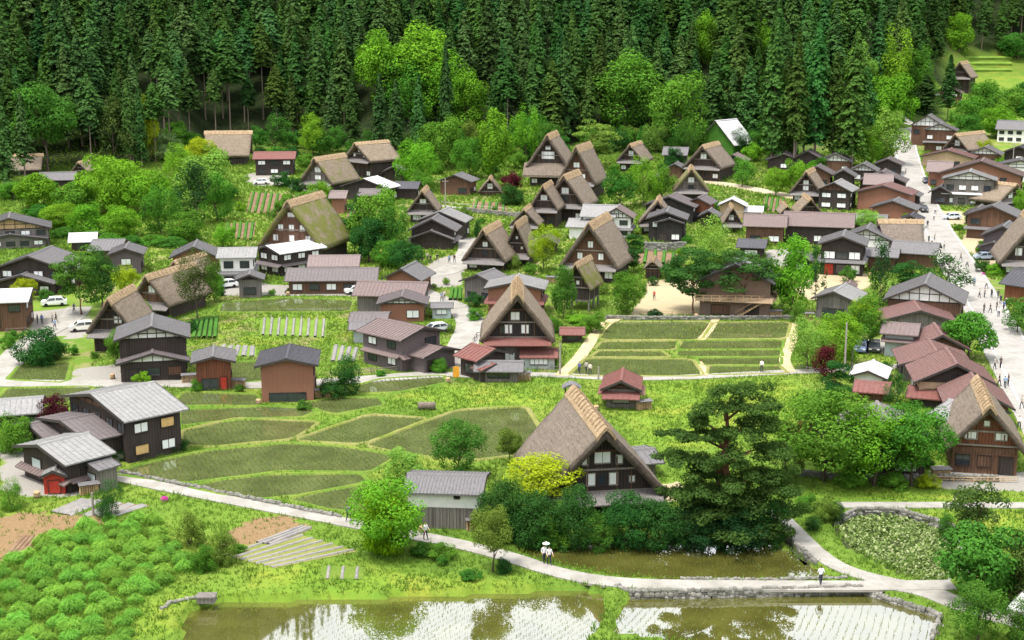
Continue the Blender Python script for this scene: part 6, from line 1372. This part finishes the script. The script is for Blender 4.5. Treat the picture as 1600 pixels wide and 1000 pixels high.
# roofed little shrine in the meadow
p = G(893, 622); e = put('meadow_shrine', None, None, p); tag(e, 'little roofed shrine on posts in the bright meadow', 'shrine'); b = MB()
for sx in (-.8, .8): b.box(sx-.07, sx+.07, -.07, .07, -.1, 1.5); b.box(sx-.07, sx+.07, .8, .94, -.1, 1.5)
b.build('post', 'wood_dark', e); b = MB(); pr = [(-1.25, 1.4), (-.8, 1.72), (-.3, 1.95), (0, 2.0), (.3, 1.95), (.8, 1.72), (1.25, 1.4), (.75, 1.5), (0, 1.78), (-.75, 1.5)]; b.prism(pr, -.6, 1.4); b.build('roof', 'roof_grey', e)
# old barrel roller in the field
p = G(667, 640); b = MB(); b.tube([(-1.1, 0, .5), (-1.05, 0, .5), (1.05, 0, .5), (1.1, 0, .5)], [.42, .5, .5, .42], 14); o = b.build('straw_roll', 'thatch', None, True); o.location = p; o.color = (.1, .8, 0, 1); tag(o, 'brown straw roll lying at the edge of the bright meadow', 'straw roll')
p = G(323, 940); b = MB(); b.box(-.75, .75, -.5, .5, 0, .5); b.box(-.82, .82, -.57, .57, .5, .62); o = b.build('water_box', 'wood_grey'); o.location = p; tag(o, 'dark grey water box at the corner of the front paddy', 'water box')
p = G(966, 638); 
# banner of the shop, balcony rail and stair of the hall
p = G(713, 597); e = put('banner', None, None, p, R(12)); tag(e, 'orange banner standing in front of the red-roofed shop', 'banner'); b = MB(); b.tube([(-.45, 0, 0), (-.45, 0, 2.3)], [.03, .03], 6); b.build('post', 'wire_pole', e); b = MB(); b.box(-.42, .42, -.015, .015, .7, 2.2); b.build('cloth', 'orange_cloth', e)
p = G(1168, 494); e = put('outdoor_stair', None, None, p, R(-4)); tag(e, 'wooden outdoor stair leading up to the brown hall balcony', 'stair'); b = MB()
for k in range(11): o = MB(); o.box(-2.2+k*.42, -1.75+k*.42, -1.4, -.3, k*.26, k*.26+.07); o.build('step', 'wood_tan', e)
for yy in (-1.45, -.25):
    b.prism([(-2.3, -.1), (-1.9, -.1), (2.5, 2.65), (2.5, 2.95)], yy-.04, yy+.04); b.prism([(-2.2, .85), (-2.1, .85), (2.5, 3.75), (2.5, 3.85)], yy-.03, yy+.03)
b.build('railing', 'wood_tan', e)
p = G(1118, 494); e = put('balcony_railing', None, None, (p.x, p.y-1.3, p.z+2.75), R(-4)); tag(e, 'wooden balcony railing along the front of the brown hall', 'railing'); b = MB(); [b.box(-3.6, 7, -.04, .04, q, q+.08) for q in (.45, .95)]; b.build('rail', 'wood_tan', e)
for k in range(9): o = MB(); o.box(-3.6+k*1.3, -3.5+k*1.3, -.05, .05, -.1, 1.0); o.build('post', 'wood_tan', e)
for (x, y, lab) in [(257, 783, 'pink flowers beside the near path above the mulch sheets'), (1537, 430, 'pink flowers in the street planter')]:
    p = G(x, y); e = put('flower_patch', None, None, p); tag(e, lab, 'flowers'); c = put('blossoms', BROAD[0][2].copy(), e, (0, 0, 0), scale=(.42, .42, .5)); c.data.materials[0] = MAT['pink_flower']
# stakes along the vegetable rows
for i, (x, y) in enumerate([(412+q*12, 512-q % 2*6) for q in range(9)]):
    p = G(x, y); b = MB(); b.tube([(0, 0, 0), (0, 0, 1.5)], [.05, .04], 5); o = b.build('garden_stake', 'paving_edge'); o.location = p; tag(o, 'pale stake in the vegetable rows right of the round dark tree', 'stake', 'stakes in the vegetable rows')

# fences and rails: each post and rail a part
def fence(px, label, mat='wood_grey', h=.9, step=2.2, name='fence', rails=(.4, .8), kids=True):
    pts = [G(*q) for q in px]; e = put(name, None, None, pts[0]); tag(e, label, name.replace('_', ' ')); o0 = pts[0]
    for a_, b_ in zip(pts[:-1], pts[1:]):
        n_ = max(1, round((b_-a_).length/step)); d = (b_-a_).normalized()
        for k in range(n_):
            p = a_.lerp(b_, k/n_)-o0; b = MB(); b.tube([(p.x, p.y, p.z-.1), (p.x, p.y, p.z+h)], [.07, .06], 6); b.build('post', mat, e)
        for z in rails:
            b = MB(); b.tube([tuple(a_-o0+Vector((0, 0, z*h/.9))), tuple(b_-o0+Vector((0, 0, z*h/.9)))], [.05, .05], 5); b.build('rail', mat, e)
fence([(428, 284), (455, 288), (480, 294), (500, 302)], 'white guard rail along the upper lane', 'paper', .8, 2.5, 'guard_rail', (.45, .75))
fence([(690, 318), (740, 324), (800, 329)], 'pale rail along the raised field behind the crossroads', 'paving_edge', .7, 3, 'guard_rail', (.6,))
fence([(1300, 588), (1260, 582), (1245, 578)], 'dark wooden fence at the right end of the paddy lane')
fence([(840, 580), (872, 582)], 'wooden fence in front of the lane-side thatch'); fence([(560, 586), (600, 584), (640, 578)], 'low wooden fence in front of the dark mauve house')
fence([(1380, 552), (1400, 553), (1428, 553)], 'low rail before the pale metal garage'); fence([(1460, 752), (1520, 754), (1590, 754)], 'low bamboo fence before the right-edge thatch', 'wood_tan', .6, 1.6)
fence([(780, 520), (745, 528), (738, 540)], 'short fence left of the lane-side thatch'); fence([(1000, 492), (1050, 492), (1085, 492)], 'thin wooden rail at the front of the sandy yard', 'wood_tan', .6); fence([(10, 522), (40, 520), (70, 526)], 'low fence below the left village yard')
def firewood(x, y, rz, label):
    p = G(x, y); e = put('firewood_stack', None, None, p, rz); tag(e, label, 'firewood'); b = MB(); rd = random.Random(int(x))
    for r_ in range(5):
        for c_ in range(9): b.tube([(-.9+c_*.22, -.3, .13+r_*.2), (-.9+c_*.22+rd.uniform(-.02, .02), .35, .13+r_*.2)], [.1*rd.uniform(.8, 1.1)]*2, 6)
    o = b.build('logs', 'wood_tan', e); o['kind'] = 'stuff'; b = MB(); b.prism([(-.5, 1.12), (.5, 1.22), (.5, 1.26), (-.5, 1.16)], -1.1, 1.1, ax='x'); b.build('cover', 'roof_grey', e)
for x, y, rz, lab in [(296, 598, .2, 'firewood stack between two-tiered house and brown shed'), (372, 606, -.2, 'firewood stack right of the small brown shed'), (505, 622, .1, 'firewood stack at the right corner of the rust-brown barn'), (818, 594, 0, 'firewood stack right of the low grey annex'), (1006, 640, .3, 'firewood stack beside the red shed in the meadow'), (140, 772, .4, 'firewood stack at the corner of the shed house'), (862, 442, 0, 'firewood stack left of the big central thatch'), (1470, 748, .1, 'firewood stack left of the right-edge thatch'), (1262, 500, 0, 'firewood stack left of the grey plank barn'), (745, 828, .1, 'firewood stack right of the storehouse'), (1212, 496, 0, 'firewood stack right of the brown hall'), (668, 388, .1, 'firewood stack in front of the tiered dark house')]: firewood(x, y, rz, lab)
def barrel(x, y, label, mat='wood_tan'):
    p = G(x, y); b = MB(); b.tube([(0, 0, 0), (0, 0, .35), (0, 0, .7), (0, 0, .72)], [.3, .36, .31, .27], 12); b.tube([(0, 0, .12), (0, 0, .17)], [.345, .35], 12, 1); b.tube([(0, 0, .5), (0, 0, .55)], [.36, .355], 12, 1); o = b.build('barrel', [mat, 'roof_dark'], None, True); o.location = p; tag(o, label, 'barrel')
for x, y, lab in [(58, 778, 'barrel left of the small red hut'), (176, 592, 'barrel at the left corner of the two-tiered house'), (404, 632, 'barrel at the left corner of the rust-brown barn'), (700, 598, 'barrel left of the orange banner'), (932, 642, 'barrel at the left corner of the red shed in the meadow'), (660, 832, 'barrel at the left end of the storehouse'), (1088, 497, 'barrel at the left corner of the brown hall'), (450, 462, 'barrel before the wide mauve-roofed house'), (1360, 432, 'barrel right of the grand inn')]: barrel(x, y, lab)
